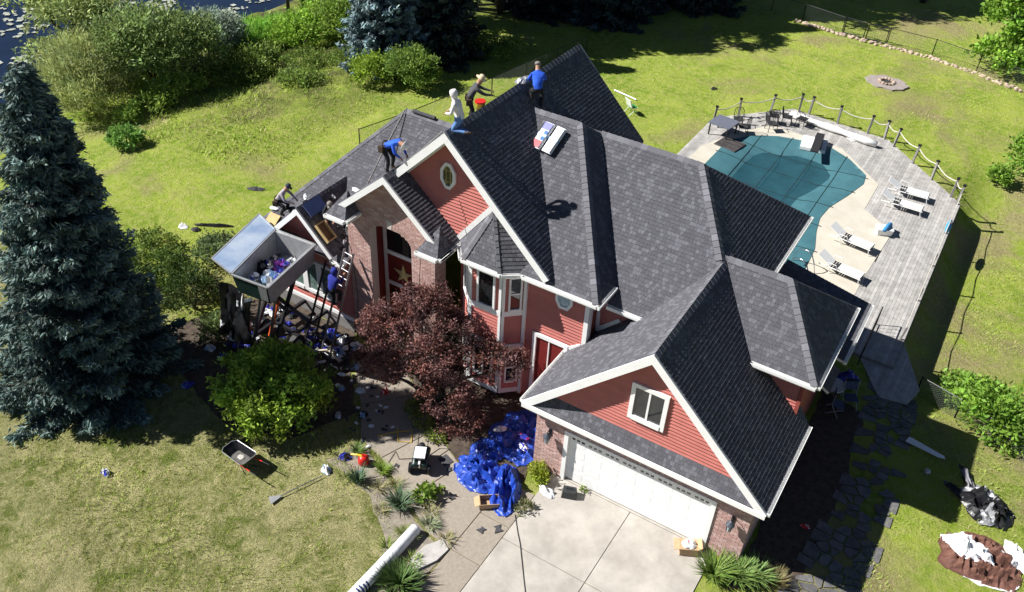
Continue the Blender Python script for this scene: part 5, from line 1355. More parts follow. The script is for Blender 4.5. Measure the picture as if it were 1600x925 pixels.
for a, c in (((-10.96, -1.6, .02), (-10.6, -.9, 2.95)), ((-10.3, -1.5, .02), (-9.95, -.9, 2.95)), ((-11.7, -1.5, .02), (-11.35, -1.1, 2.95))):
    b = MB(); b.beam(q_(*a), q_(*c), .07, .07); b.build('stabiliser_leg', aluminium, tr)
# debris lying in the trailer
for i, (x, y, s, mats, lab) in enumerate(((-10.9, .35, .75, [wrapb, mat('purple_wrap', (.16, .03, .22), rough=.4, var=.3)], 'purple and blue wrapper heap at the back of the trailer box'), (-10.7, -.35, .95, [whitep, paleb], 'crumpled white sheeting in the middle of the trailer box'), (-11.15, -.95, .6, [wrapb, whitep], 'blue and white scrap in the front corner of the trailer box'), (-11.35, .05, .7, [blackp, wrapb], 'dark scrap along the left wall of the trailer box'), (-10.55, .75, .5, [shgrey, galv], 'grey shingle offcuts at the right rear of the trailer box'), (-10.35, -.95, .5, [blackp, shgrey], 'black tar paper in the front right of the trailer box'))):
    crumple('wrapper_heap', lab, 'wrapper', (x, y, 3.03), i*.7, s*1.25, s*1.05, .52, mats, 200+i, n=12, smooth=False)
rd2 = random.Random(91)
for k in range(22):
    lab, mm = (('small white wrapper piece in the trailer load', [whitep]), ('small blue wrapper piece in the trailer load', [wrapb]), ('small grey shingle piece in the trailer load', [shgrey]), ('small black felt piece in the trailer load', [blackp]))[k % 4]
    u, v = rd2.uniform(.08, .92), rd2.uniform(.08, .92)
    a = Vector(inset(FL, .80)).lerp(Vector(inset(FR, .80)), u); c = Vector(inset(BL, .80)).lerp(Vector(inset(BR, .80)), u); q = a.lerp(c, v)
    crumple('load_scrap', lab, 'scrap', (q.x, q.y, rd2.uniform(3.06, 3.42)), rd2.uniform(0, 6), rd2.uniform(.25, .5), rd2.uniform(.18, .36), rd2.uniform(.08, .2), mm, 700+k, n=6, smooth=False, group=lab.split(' piece')[0]+' pieces in the load', ragged=.5)
for k in range(20):
    lab, mm = (('small dark shingle scrap on the left wing roof edge', [blackp]), ('small white underlay scrap on the left wing roof edge', [whitep]))[k % 3 == 0]
    x = rd2.uniform(-12.6, -9.3); y = rd2.uniform(1.9, 3.2); zz = max(LZ+(y-LY)*.701, GZ-abs(x-GX) if y < 4 else 0)
    o = crumple('roof_scrap', lab, 'scrap', (x, y, zz+.02), 0, rd2.uniform(.2, .45), rd2.uniform(.12, .3), .07, mm, 740+k, n=5, smooth=False, group=lab.split(' scrap')[0]+' scraps on the left wing', ragged=.5)
    nn = (0, -.7, 1) if LZ+(y-LY)*.701 >= GZ-abs(x-GX) else ((1, 0, 1) if x > GX else (-1, 0, 1))
    o.rotation_euler = slope_frame((0, 0, 0), nn, Vector(nn).cross(Vector((rd2.uniform(-1, 1), rd2.uniform(-1, 1), .1)))).to_euler()
# black sheeting hung below the trailer front
b = MB(); n = 16; vs = []
for j in range(n+1):
    for i in range(n+1):
        u, v = i/n, j/n
        vs.append((-12.2+1.5*u+.12*fbm(u*6, v*1.5, 3), -1.3+.35*fbm(u*7, v*1.2, 1)-.3*v, 2.95-2.0*v-.35*v*abs(fbm(u*4, v, 8))))
b.v = vs; b.t = [(1, 1, 1)]*len(vs)
for j in range(n):
    for i in range(n): b.f.append((j*(n+1)+i, j*(n+1)+i+1, (j+1)*(n+1)+i+1, (j+1)*(n+1)+i)); b.m.append(1 if fbm(i*.35, j*.12, 4, 2) > .38 else 0)
o = b.build('hanging_sheet', [blackp, whitep], None, smooth=True); tag(o, 'black plastic sheeting hanging in folds below the trailer front', 'sheeting')
for i, (x, y, lab) in enumerate(((-12.75, -.95, 'left red bucket lying open mouthed in the shrub'), (-12.35, -1.15, 'right red bucket lying open mouthed in the shrub'))):
    t = thing('red_bucket', lab, 'bucket', (x, y, .75)); t.rotation_euler = (R_(70), 0, R_(35+i*15))
    b = MB(); b.lathe([(.11, -.15), (.15, .15), (.16, .15), (.12, -.16)], 14); b.build('body', redp, t, smooth=True)
    b = MB(); b.lathe([(.02, -.02), (.125, .0)], 14); b.build('inside', mat('shaded_bucket_red', (.25, .008, .006), rough=.5), t)  # disc in a darker red, painting the shade inside the open mouth
    b = MB(); b.tube([(.155*math.cos(a), .155*math.sin(a)*.3-.16*math.sin(a), .15+.02*math.sin(a)) for a in [PI*k/10 for k in range(11)]], .006, 5); b.build('handle', galv, t)

# ---------------- ladders
def ladder(label, a, c, w, rungs, m=aluminium):
    a = Vector(a); c = Vector(c); d = (c-a); s = d.cross(Vector((0, 0, 1))).normalized()
    t = thing('ladder', label, 'ladder', a)
    for k in (-1, 1):
        b = MB(); b.beam(s*k*w/2, d+s*k*w/2, .035, .085, s.cross(d).normalized()); b.build('rail', m, t)
    for k in range(rungs):
        f = (k+.6)/rungs; b = MB(); b.tube([d*f-s*w/2, d*f+s*w/2], .016, 6); b.build('rung', m, t)
ladder('tall aluminium ladder the worker in blue is climbing beside the brick', (-8.95, .10, 0), (-8.72, 1.62, 4.0), .46, 14)
ladder('dark ladder leaning left of the climbed one below the windows', (-9.65, -.1, 0), (-9.5, 1.42, 3.3), .40, 11, black)
# ---------------- roof materials
def bundle(label, p, n, ux, prints):
    t = thing('shingle_bundle', label, 'shingle bundle', p, 0, 'shingle bundles on the roof')
    t.rotation_euler = slope_frame(p, n, ux).to_euler()
    b = MB(); b.box(-.17, .17, -.48, .48, .0, .10); b.box(-.15, .15, -.46, .46, .1, .13); b.build('pack', whitep, t)
    for (x0, x1, y0, y1, m) in prints:
        b = MB(); b.box(x0, x1, y0, y1, .131, .135); b.build('print', m, t)
    b = MB(); b.box(-.172, .172, -.05, .05, -.0, .1365); b.build('band', paleb, t)
bundle('left wrapped shingle bundle with blue and red print near the ridge', (-3.42, 5.45, 8.50), (0, -.8, 1), (.97, -.18, 0), [(-.15, .15, .2, .46, wrapb), (-.15, .15, -.46, -.2, mat('pink_print', (.5, .12, .14), var=.2)), (.02, .15, -.18, .18, mat('blue_print', (.05, .15, .5), var=.2))])
bundle('right wrapped shingle bundle, mostly white, near the ridge', (-2.98, 5.42, 8.48), (0, -.8, 1), (.97, -.18, 0), [(-.12, .0, .05, .44, galv), (.03, .12, -.4, .1, whitep)])
b = crumple_mb(.95, .5, .14, 71, 12); o = b.build('felt_roll', [galv], None, loc=(-4.9, 6.6, 9.62), rz=R_(80)); tag(o, 'grey underlay bunched over the main ridge beside the worker in blue', 'underlay')
b = MB(); b.tube([(-.5, 0, .07), (.5, 0, .07)], .07, 10); o = b.build('ridge_roll', shgrey, None, loc=(-9.2, 6.78, 6.96)); tag(o, 'rolled dark ridge material on the left wing ridge', 'roll')
t = thing('yellow_bucket', 'yellow tool bucket with red rim on the main ridge', 'bucket', (-5.12, 4.25, 9.42))
b = MB(); b.lathe([(.12, 0), (.16, .26), (.165, .28)], 12); b.build('body', yellowp, t, smooth=True)
b = MB(); b.lathe([(.165, .25), (.178, .26), (.178, .31), (.15, .31)], 12); b.build('rim', redp, t)
bb = MB(); bb.box(-.42, .42, -.26, .26, 0, .03); o = bb.build('sheet_metal', mat('blue_grey_sheet', (.14, .19, .38), rough=.3, var=.15, metal=.3), None, loc=(-10.62, 2.1, 4.90)); o.rotation_euler = (0, R_(45), R_(90)); o.rotation_euler = slope_frame((0, 0, 0), (1, 0, 1), (0, 1, 0)).to_euler(); tag(o, 'blue grey metal sheet on the dark side of the small left gable', 'metal sheet')
t = thing('plywood_tray', 'open plywood tray on the dark side of the small left gable', 'tray', (-9.95, 1.78, 4.22)); t.rotation_euler = slope_frame((0, 0, 0), (1, 0, 1), (0, 1, 0)).to_euler()
b = MB(); b.box(-.2, .2, -.36, .36, 0, .02); b.build('base', mat('tray_brown', (.16, .09, .04), var=.2), t)
for x0, x1, y0, y1 in ((-.22, -.17, -.38, .38), (.17, .22, -.38, .38), (-.17, .17, -.38, -.33), (-.17, .17, .33, .38)):
    b = MB(); b.box(x0, x1, y0, y1, 0, .14); b.build('side', ply, t)
bb = MB(); bb.box(-.25, .25, -.5, .5, 0, .02); o = bb.build('plywood_sheet', ply, None, loc=(-12.72, 1.75, 3.46)); o.rotation_euler = slope_frame((0, 0, 0), (0, -.7, 1), (1, 0, 0)).to_euler(); tag(o, 'small plywood sheet at the left eave by the crouching worker', 'plywood')
crumple('white_scrap', 'white torn underlay scrap near the left eave edge', 'scrap', (-12.95, 2.35, 3.83), .4, .5, .3, .08, [whitep], 211, n=8)
for i, (x, y, s, m, lab) in enumerate(((-10.2, 3.85, .4, whitep, 'white wrapper scrap on the light roof left of the dark gable end'), (-9.35, 3.3, .35, whitep, 'white scrap on the light roof beside the entry rake'), (-11.3, 3.1, .3, whitep, 'small white scrap on the light roof by the sheet metal'))):
    crumple('roof_scrap', lab, 'scrap', (x, y, LZ+(y-LY)*.701+.01), i, s, s*.5, .06, [m], 220+i, n=6).rotation_euler = slope_frame((0, 0, 0), (0, -.7, 1), (1, .3*i, 0)).to_euler()
# ropes and hoses over the roofs
def line(name, label, pts, r, m, cat):
    b = MB(); b.tube(pts, r, 5); o = b.build(name, m); tag(o, label, cat)
ropem = mat('safety_rope', (.35, .33, .30), rough=.9, var=.2)
rz_ = lambda x, y: (x, y, LZ+(y-LY)*.701+.03)
line('safety_rope', 'safety rope from the left wing peak to the worker in the white hat', [(-10.05, 6.85, 7.0), rz_(-9.2, 4.6), (-8.2, 3.1, 6.85), (-7.3, 2.1, 7.95)], .013, black, 'rope')
line('safety_rope', 'safety rope from the left wing peak down the light roof slope', [(-10.1, 6.8, 6.98), rz_(-10.0, 5.2), rz_(-9.8, 3.4), rz_(-9.6, 2.2)], .013, ropem, 'rope')
line('safety_rope', 'safety rope across the light roof to the kneeling worker', [rz_(-9.3, 4.2), (-8.3, 4.0, 6.4), (-6.6, 3.0, 8.0), (-5.2, 2.3, 9.45)], .012, ropem, 'rope')
mz_ = lambda x: MZ-(x-MX)+.03
line('air_hose', 'black air hose curving from the ridge worker down the dark roof', [(-4.6, 6.3, mz_(-4.6)), (-3.9, 5.6, mz_(-3.9)), (-3.6, 4.6, mz_(-3.6)), (-3.9, 3.6, mz_(-3.9)), (-4.5, 3.0, mz_(-4.5))], .014, black, 'hose')
line('air_hose', 'grey air hose hanging from the ridge to the shingle bundles', [(-4.3, 6.25, mz_(-4.3)), (-4.12, 5.8, 8.72), (-4.0, 5.2, 8.3), (-3.8, 4.6, 7.9)], .014, black, 'hose')
line('hanging_cable', 'thin black cable hanging down the red gable and entry brick', [(-4.95, 2.32, 7.42), (-5.2, 1.9, 6.5), (-5.45, 1.45, 5.5), (-5.7, 1.6, 3.6)], .010, black, 'cable')
line('hanging_cable', 'thin black cable hanging in front of the left entry pier', [(-8.55, 1.12, 5.62), (-8.5, 1.5, 4.2), (-8.55, 1.7, 2.0), (-8.4, 1.3, .05)], .012, black, 'cable')
line('power_cable', 'black power cable lying across the driveway', [(.6, -2.1, .05), (1.0, -2.6, .05), (1.3, -2.95, .055), (2.0, -3.9, .05), (2.6, -4.7, .05), (3.0, -5.6, .05)], .013, black, 'cable')
line('yellow_hose', 'yellow air hose coiled on the walk behind the compressor', [(-4.6, -1.2, .05), (-4.2, -1.7, .05), (-3.8, -1.5, .05), (-4.1, -1.05, .05), (-4.6, -1.5, .05), (-4.9, -1.9, .05)], .014, yellowp, 'hose')
line('extension_cord', 'thin dark cord looping on the walk left of the compressor', [(-3.3, -2.0, .05), (-3.7, -2.3, .05), (-4.0, -2.1, .05), (-3.9, -2.6, .05), (-3.4, -2.75, .05)], .010, black, 'cord')

# ---------------- tools and tarps in front
t = thing('compressor', 'green wheeled air compressor standing on the front walk', 'compressor', (-3.0, -2.05, .03), R_(-62))
for s in (-1, 1):
    b = MB(); b.tube([(-.42, s*.14, .30), (-.40, s*.14, .30), (.40, s*.14, .30), (.42, s*.14, .30)], [.10, .13, .13, .10], 12); b.build('tank', dgreen, t, smooth=True)
b = MB(); b.box(-.05, .30, -.16, .16, .43, .66); b.build('engine', black, t)
b = MB(); b.lathe([(.12, 0), (.13, .1), (.10, .22), (.04, .24)], 10, (-.25, 0, .42)); b.build('pump', black, t)
b = MB(); b.box(-.10, .38, -.18, .18, .661, .70); b.build('shroud', whitep, t)
b = MB(); b.box(-.44, .44, -.03, .03, .431, .47); b.build('top_plate', whitep, t)
for s in (-1, 1):
    b = MB(); b.tube([(.34, s*.27, .17), (.34, s*.34, .17)], .17, 12); b.build('wheel', black, t)
b = MB(); b.tube([(-.4, -.16, .35), (-.75, -.16, .62), (-.75, .16, .62), (-.4, .16, .35)], .016, 6); b.build('handle', black, t)
b = MB(); b.box(-.38, -.34, -.12, .12, .0, .2); b.build('foot', black, t)
bb = MB(); bb.box(-.2, .2, -.17, .17, 0, .02); o = bb.build('shingle_square', shgrey, None, loc=(-2.42, -1.5, .035), rz=R_(-18)); tag(o, 'flat dark square shingle on the walk beside the compressor', 'shingle')
t = thing('wheelbarrow', 'wheelbarrow with mortar stained tray and red handles on the lawn', 'wheelbarrow', (-7.75, -5.25, 0), R_(-4)); t.scale = (.86, .86, .86)
b = MB(); top_r = [(-.62, -.20), (-.50, -.36), (.50, -.38), (.58, -.25), (.58, .25), (.50, .38), (-.50, .36), (-.62, .20)]; bot = [(-.30, -.14), (-.25, -.2), (.32, -.22), (.36, -.15), (.36, .15), (.32, .22), (-.25, .2), (-.30, .14)]
V_ = [(x, y, .66) for x, y in top_r]+[(x, y, .40) for x, y in bot]
b.add(V_, [(i, 8+i, 8+(i+1) % 8, (i+1) % 8) for i in range(8)]); b.cur = 1; b.add([(x, y, .40) for x, y in bot], [tuple(range(8))]); tray = b.build('tray', [blackp, mat('mortar_dark', (.10, .095, .09), var=.4, scale=9)], t)
b = MB()
b.tube([(x, y, .665) for x, y in top_r]+[(*top_r[0], .665)], .014, 6); b.build('tray_rim', galv, tray)
b = crumple_mb(.32, .26, .03, 3, 8); b.build('mortar', mat('dry_mortar', (.45, .42, .39), var=.2), tray, loc=(.05, .02, .41))
for s in (-1, 1):
    b = MB(); b.tube([(-.75, s*.06, .22), (.1, s*.24, .38), (.9, s*.30, .52)], .020, 6); b.build('handle', redp, t)
    b = MB(); b.tube([(.9, s*.30, .52), (1.25, s*.31, .58)], .022, 6); b.build('grip', black, t)
    b = MB(); b.tube([(.30, s*.25, .40), (.55, s*.25, .0), (.30, s*.2, .02)], .014, 6); b.build('leg', black, t)
b = MB(); b.tube([(-.78, -.05, .20), (-.78, .05, .20)], .20, 14); b.build('wheel', black, t)
t = thing('leaf_rake', 'grey leaf scoop on a long pole lying on the lawn', 'rake', (-5.83, -5.65, .03), math.atan2(1.34, .54))
b = MB(); b.tube([(.1, 0, .04), (.8, 0, .06), (1.55, 0, .05)], .016, 6); b.build('pole', aluminium, t)
b = MB(); b.add([(.14, -.03, .03), (.14, .03, .03), (-.2, .17, .03), (-.25, -.13, .03), (.14, -.03, .05), (.14, .03, .05), (-.2, .17, .045), (-.25, -.13, .045)], [(3, 2, 1, 0), (4, 5, 6, 7), (0, 1, 5, 4), (1, 2, 6, 5), (2, 3, 7, 6), (3, 0, 4, 7)]); b.build('head', galv, t)
t = thing('gas_can', 'red plastic gas can with yellow spout beside the walk', 'gas can', (-4.55, -3.05, .02), R_(20))
b = MB(); b.lathe([(.15, 0), (.18, .04), (.18, .22), (.13, .30), (.05, .33)], 12); b.build('body', redp, t, smooth=True)
b = MB(); b.tube([(-.03, 0, .31), (-.2, 0, .34), (-.42, 0, .30)], .045, 8, r2=.025); b.build('spout', yellowp, t)
b = MB(); b.tube([(.08, 0, .30), (.12, 0, .40), (-.02, 0, .42), (-.06, 0, .33)], .018, 6); b.build('handle', redp, t)
# blue tarps
crumple('blue_tarp', 'left lobe of glossy blue tarp heaped on the walk', 'tarp', (-1.25, -1.35, .03), R_(-25), 2.0, 1.7, .50, [bluetarp], 231, n=30, smooth=False, fold=4.2)
crumple('blue_tarp', 'long crumpled blue tarp tail ending beside the cardboard box', 'tarp', (-.15, -1.45, .03), R_(-62), 2.5, 1.15, .55, [bluetarp], 232, n=30, smooth=False, fold=4.6)
crumple('blue_tarp', 'blue tarp spread in the shade between maple and garage wall', 'tarp', (-.95, .75, .03), R_(15), 2.5, 3.0, .38, [bluetarp, bluetarp], 233, n=34, smooth=False, fold=6)
crumple('blue_tarp', 'dark blue tarp corner under the maple next to the garage', 'tarp', (-1.5, -.35, .03), R_(40), 1.4, 1.2, .35, [bluetarp], 234, n=20, smooth=False, fold=4.0)
for i, (x, y, s, mats, lab) in enumerate(((-.7, .5, .5, [redp, wrapb], 'red and purple wrapper lying on the shaded blue tarp'), (-1.5, .35, .55, [whitep, galv], 'clear plastic wrap on the left part of the shaded blue tarp'), (-.25, .9, .5, [galv, whitep], 'grey white scraps on the shaded blue tarp by the garage wall'), (-.45, .1, .5, [whitep, wrapb], 'white wrapping strip lying over the shaded tarp edge'))):
    crumple('wrapper', lab, 'wrapper', (x, y, .42), i*.9, s, s*.55, .12, mats, 240+i, n=9, smooth=False)
t = thing('cardboard_box', 'open cardboard box on the concrete below the blue tarp', 'box', (-.28, -2.2, .03), R_(38))
b = MB(); b.box(-.30, .30, -.20, .20, 0, .015); b.build('base', card, t)
for x0, x1, y0, y1 in ((-.30, -.285, -.2, .2), (.285, .30, -.2, .2), (-.285, .285, -.2, -.185), (-.285, .285, .185, .2)):
    b = MB(); b.box(x0, x1, y0, y1, 0, .22); b.build('side', card, t)
b = MB(); b.beam((-.3, 0, .22), (-.46, 0, .14), .38, .012); b.build('flap', card, t)
b = MB(); b.beam((.3, 0, .22), (.45, 0, .12), .38, .012); b.build('flap', card, t)
t = thing('cardboard_box', 'cardboard box with a white bag at the right end of the garage door', 'box', (5.58, -.36, .04), R_(28))
b = MB(); b.box(-.26, .26, -.20, .20, 0, .30); b.build('body', card, t)
b = MB(); b.beam((-.26, 0, .30), (-.44, 0, .26), .4, .012); b.build('flap', card, t)
b = MB(); b.beam((.26, 0, .30), (.38, 0, .40), .4, .012); b.build('flap', card, t)
b = crumple_mb(.5, .42, .18, 9, 10, slots=2, split=.5); b.build('bag', [whitep, redp], t, smooth=True, loc=(0, 0, .30))
crumple('white_bag', 'crumpled white paper bag on the concrete left of the black case', 'bag', (.98, -.78, .03), R_(-15), .75, .42, .22, [whitep], 251, n=12)
t = thing('tool_case', 'small black tool case on the driveway by the garage door', 'tool case', (1.62, -.50, .04), R_(20))
b = MB(); b.add([(-.24, -.17, 0), (.24, -.17, 0), (.24, .17, 0), (-.24, .17, 0), (-.20, -.14, .26), (.20, -.14, .26), (.20, .12, .28), (-.20, .12, .28)], [(3, 2, 1, 0), (4, 5, 6, 7), (0, 1, 5, 4), (1, 2, 6, 5), (2, 3, 7, 6), (3, 0, 4, 7)]); b.build('body', mat('case_black', (.03, .034, .036), rough=.4, var=.2), t)
b = MB(); b.tube([(-.1, 0, .27), (-.09, 0, .33), (.09, 0, .33), (.1, 0, .27)], .014, 6); b.build('handle', black, t)
for i, (x, y, s, lab) in enumerate(((.05, -3.15, .22, 'dark shingle scrap on the walk joint, left of a pair'), (.45, -2.85, .26, 'dark shingle scrap on the walk joint, right of a pair'), (-2.05, -2.75, .34, 'dark curled shingle scrap at the edge of the planted bed'), (-1.35, -2.65, .14, 'tiny dark scrap in the middle of the walk slab'), (-2.1, -1.75, .16, 'tiny dark scrap left of the blue tarp lobe'), (-3.6, -2.55, .14, 'tiny dark scrap left of the compressor wheel'))):
    bb = MB(); bb.prism([(-s*.6, -s*.4, 0), (s*.5, -s*.5, 0), (s*.3, 0, 0), (s*.6, s*.45, 0), (-s*.3, s*.5, 0), (-s*.15, .05, 0)], (0, 0, 1), .02); o = bb.build('shingle_scrap', shgrey, None, loc=(x, y, .04), rz=i); tag(o, lab, 'scrap')
t = thing('wrap_roll', 'long white plastic wrapped roll lying at the lawn edge', 'roll', (-1.55, -4.25, .17), R_(-92))
b = MB(); b.tube([(0, 0, 0), (.05, 0, 0), (1.2, .02, .01), (3.6, 0, 0)], [.15, .175, .18, .18], 14); b.build('sleeve', whitep, t, smooth=True)
b = MB(); b.tube([(-.012, 0, 0), (.0, 0, 0)], .09, 12); b.build('core', black, t)
b = MB()
for k in range(4): b.tube([(2.32+k*.11, .02, 0), (2.37+k*.11, .02, 0)], .1835, 14)
b.build('print', mat('navy_print', (.02, .04, .14), rough=.5, var=.2), t)
bb = MB(); bb.prism([(-.28, -.55, 0), (.15, -.6, 0), (.30, .0, 0), (.26, .5, 0), (-.12, .62, 0), (-.32, .1, 0)], (0, 0, 1), .08); o = bb.build('stone_slab', mat('pale_stone', (.42, .40, .38), rough=.9, var=.15, scale=5, bump=.4), None, loc=(-.72, -4.72, .0), rz=R_(-12)); tag(o, 'flat pale stone slab in the bed beside the walk', 'stone')
# wrappers and debris on the ground
D = [((-10.95, -7.85), .42, [whitep, wrapb], 'blue and white wrapper alone on the front lawn'), ((-11.9, -3.7), .6, [paleb, wrapb], 'pale blue wrapper in the shade between spruce and green shrub'),
     ((-5.35, -3.95), .55, [whitep, paleb], 'white and blue wrapping at the end of the scoop pole'), ((-5.2, -3.2), .6, [wrapb, blackp], 'blue wrapper at the right foot of the green shrub'), ((-4.35, -3.5), .45, [paleb, whitep], 'pale blue wrapper under the iris tuft'),
     ((-6.75, -.55), .5, [whitep, whitep], 'white paper bag on the walk in front of the entry'), ((-6.0, -.1), .5, [whitep, redp], 'blue and pink wrapper left of the maple on the walk'), ((-7.4, -.8), .45, [paleb, galv], 'pale blue scrap on the shaded soil right of the green shrub'), ((-5.9, -1.4), .5, [paleb, blackp], 'pale blue rag on the walk edge in the maple shade'), ((-6.6, -1.9), .4, [whitep, galv], 'grey white scrap on soil between green shrub and walk'),
     ((-9.6, 1.1), .9, [paleb, bluetarp], 'bright blue sheet heaped under the left windows'), ((-9.0, 1.2), .8, [whitep, galv], 'white foil scraps at the foot of the brick pier'), ((-10.4, .9), .9, [wrapb, blackp], 'dark blue wrapper heap under the trailer rear'), ((-9.7, .4), .9, [blackp, wrapb], 'black and blue rubbish between the ladders'), ((-8.6, .5), .8, [blackp, paleb], 'dark rubbish at the right foot of the tall ladder'), ((-8.2, 1.1), .7, [paleb, blackp], 'pale blue panel scrap at the brick corner'), ((-10.9, -.2), .9, [wrapb, blackp], 'blue wrapper below the trailer struts'), ((-10.0, -.7), .9, [blackp, whitep], 'black and white rubbish in front of the trailer struts'), ((-9.1, -.4), .7, [galv, blackp], 'grey rubbish in front of the tall ladder foot'), ((-8.3, -.2), .6, [whitep, blackp], 'white scraps on the dark soil right of the ladders'), ((-7.7, .3), .55, [paleb, whitep], 'light blue wrapper on the soil below the entry'),
     ((-11.9, -.6), .7, [wrapb, paleb], 'purple wrapper under the hanging black sheeting'), ((-12.7, -1.9), .6, [paleb, whitep], 'pale blue board scrap left of the trailer on dark soil'), ((-12.0, -2.0), .5, [wrapb, paleb], 'small blue wrapper in front of the hanging sheeting'), ((-8.9, -1.2), .55, [blackp, galv], 'dark tar paper scrap behind the green shrub'), ((-7.9, .9), .5, [galv, blackp], 'crushed grey scrap against the entry step')]
for i, ((x, y), s, mats, lab) in enumerate(D):
    crumple('wrapper_scrap', lab, 'wrapper', (x, y), i*1.3, s, s*.7, .12+.22*s, mats, 300+i, n=11, smooth=False, group='roofing debris on the ground', ragged=.5)
rd = random.Random(55)
small = (('small black tar paper scrap in the litter under the raised trailer', [blackp], 'black scraps under the trailer'), ('small blue wrapper scrap in the litter under the raised trailer', [wrapb], 'blue scraps under the trailer'), ('small white wrapper scrap in the litter under the raised trailer', [whitep], 'white scraps under the trailer'), ('small grey shingle scrap in the litter under the raised trailer', [shgrey], 'grey scraps under the trailer'))
for k in range(150):
    lab, mm, grp = small[(0, 1, 0, 3, 3, 2, 1, 2)[k % 8]]
    x = rd.uniform(-12.6, -7.7); y = rd.uniform(-2.2, 1.45)
    zone = 'left of the trailer struts' if x < -11.5 else 'between the trailer struts' if x < -9.9 else 'around the two ladders' if x < -8.6 else 'by the brick entry pier'
    zone += ', against the house' if y > .7 else ', nearer the green shrub' if y < -.9 else ', in the middle of the litter'
    lab = lab.split(' in the litter')[0]+' '+zone; grp = grp.split(' under')[0]+' '+zone.split(',')[0]
    crumple('scrap', lab, 'scrap', (x, y, rd.uniform(.02, .16)), rd.uniform(0, 6), rd.uniform(.2, .62), rd.uniform(.16, .42), rd.uniform(.06, .22), mm, 500+k, n=6, smooth=False, group=grp, ragged=.5)
for k in range(44):
    x = rd.uniform(-8.0, -4.6); y = .4-.62*(x+8.0)+rd.uniform(-1.3, .5)
    lab, mm, grp = (('small dark scrap on the walk and soil before the entry', [shgrey], 'dark scraps before the entry'), ('small pale scrap on the walk and soil before the entry', [whitep], 'pale scraps before the entry'))[k % 3 == 0]
    crumple('scrap', lab, 'scrap', (x, y, .04), rd.uniform(0, 6), rd.uniform(.12, .34), rd.uniform(.10, .22), rd.uniform(.03, .09), mm, 600+k, n=5, smooth=False, group=grp, ragged=.5)
for i, (x, y, L, a, lab) in enumerate(((-9.3, .0, 1.2, 40, 'pale wooden batten across the rubbish by the tall ladder'), (-8.6, .2, .9, -20, 'short pale batten right of the tall ladder foot'), (-10.2, .3, 1.4, 75, 'batten lying under the trailer struts'))):
    bb = MB(); bb.box(-L/2, L/2, -.04, .04, 0, .04); o = bb.build('batten', mat('pale_batten', (.45, .40, .33), var=.15), None, loc=(x, y, .22), rz=R_(a)); tag(o, lab, 'batten')
# scraps on the back lawn
for i, (x, y, L, w, lab) in enumerate(((-19.3, 7.15, 1.0, .35, 'dark curled shingle strip alone on the back lawn'), (-18.6, 3.9, 2.0, .22, 'long dark torn roofing strip on the lawn behind the trailer'), (-19.0, 3.2, .45, .3, 'small black scrap next to the long torn strip'), (-16.9, -.6, 1.0, .35, 'grey shingle sheet in the weeds right of the spruce'), (-5.9, 31.0, .5, .25, 'small dark scrap far out on the back lawn'))):
    b = crumple_mb(L, w, .10, 350+i, 10, ragged=.25); o = b.build('roofing_scrap', [shgrey if i != 1 else blackp], None, loc=(x, y, T(x, y)+.05), rz=R_(25+i*6)); tag(o, lab, 'scrap')
crumple('white_scrap', 'white scrap at the left end of the long torn strip', 'scrap', (-19.6, 3.05), .3, .5, .4, .25, [whitep], 361, n=8)

# ---------------- right side yard
crumple('brown_tarp', 'brown and white tarp heaped on the lawn at the lower right', 'tarp', (13.1, 4.25, .01), R_(12), 2.8, 2.2, .50, [brownt, whitep], 401, n=36, smooth=False, fold=6.0, split=.30)
crumple('white_sheet', 'white sheet bunched over the left side of the brown tarp', 'sheet', (12.75, 4.2, .30), R_(-12), 1.7, .95, .42, [whitep], 407, n=24, smooth=False, fold=5.5)
crumple('white_sheet', 'white sheet spilling right from the brown tarp at the frame edge', 'sheet', (14.1, 4.9, .10), R_(-50), 1.5, .6, .32, [whitep], 408, n=20, smooth=False, fold=5)
crumple('black_tarp', 'black and silver tarp heaped on the lawn at the right edge', 'tarp', (12.95, 6.55, .01), R_(-35), 2.0, 1.6, .5, [blackp, galv], 402, n=30, smooth=False, fold=4.6, split=.15)
crumple('tarp_strip', 'long twisted tarp arm reaching from the black tarp toward the fence', 'tarp', (12.3, 7.35, .01), R_(118), 1.6, .32, .22, [mat('grey_tarp', (.16, .16, .18), rough=.5, var=.3), blackp], 403, n=18)
crumple('tarp_strip', 'shorter twisted tarp arm beside the shadow edge', 'tarp', (12.0, 6.7, .01), R_(150), 1.1, .3, .2, [mat('grey_tarp', (.16, .16, .18)), blackp], 404, n=14)
bb = MB(); bb.prism([(-.66, -.10, 0), (-.62, .20, 0), (.60, .10, 0), (.66, .0, 0), (.45, -.08, 0)], (0, 0, 1), .03); o = bb.build('trim_board', white, None, loc=(10.8, 8.0, .05), rz=R_(-8)); tag(o, 'white trim board lying in the shade right of the flagstones', 'board')
b = MB(); b.lathe([(.03, 0), (.11, .05), (.12, .1), (.08, .18), (.02, .2)], 10); o = b.build('solar_lamp', galv, None, smooth=True, loc=(11.05, 6.95, .0)); tag(o, 'small pale ball lamp in the shaded grass', 'lamp')
crumple('red_wrapper', 'red wrapper on the dark side yard beside the garage', 'wrapper', (8.3, 2.5, .03), .3, .4, .22, .1, [redp, whitep], 405, n=8)
navy = mat('navy_cloth', (.05, .065, .12), rough=.8, var=.2)
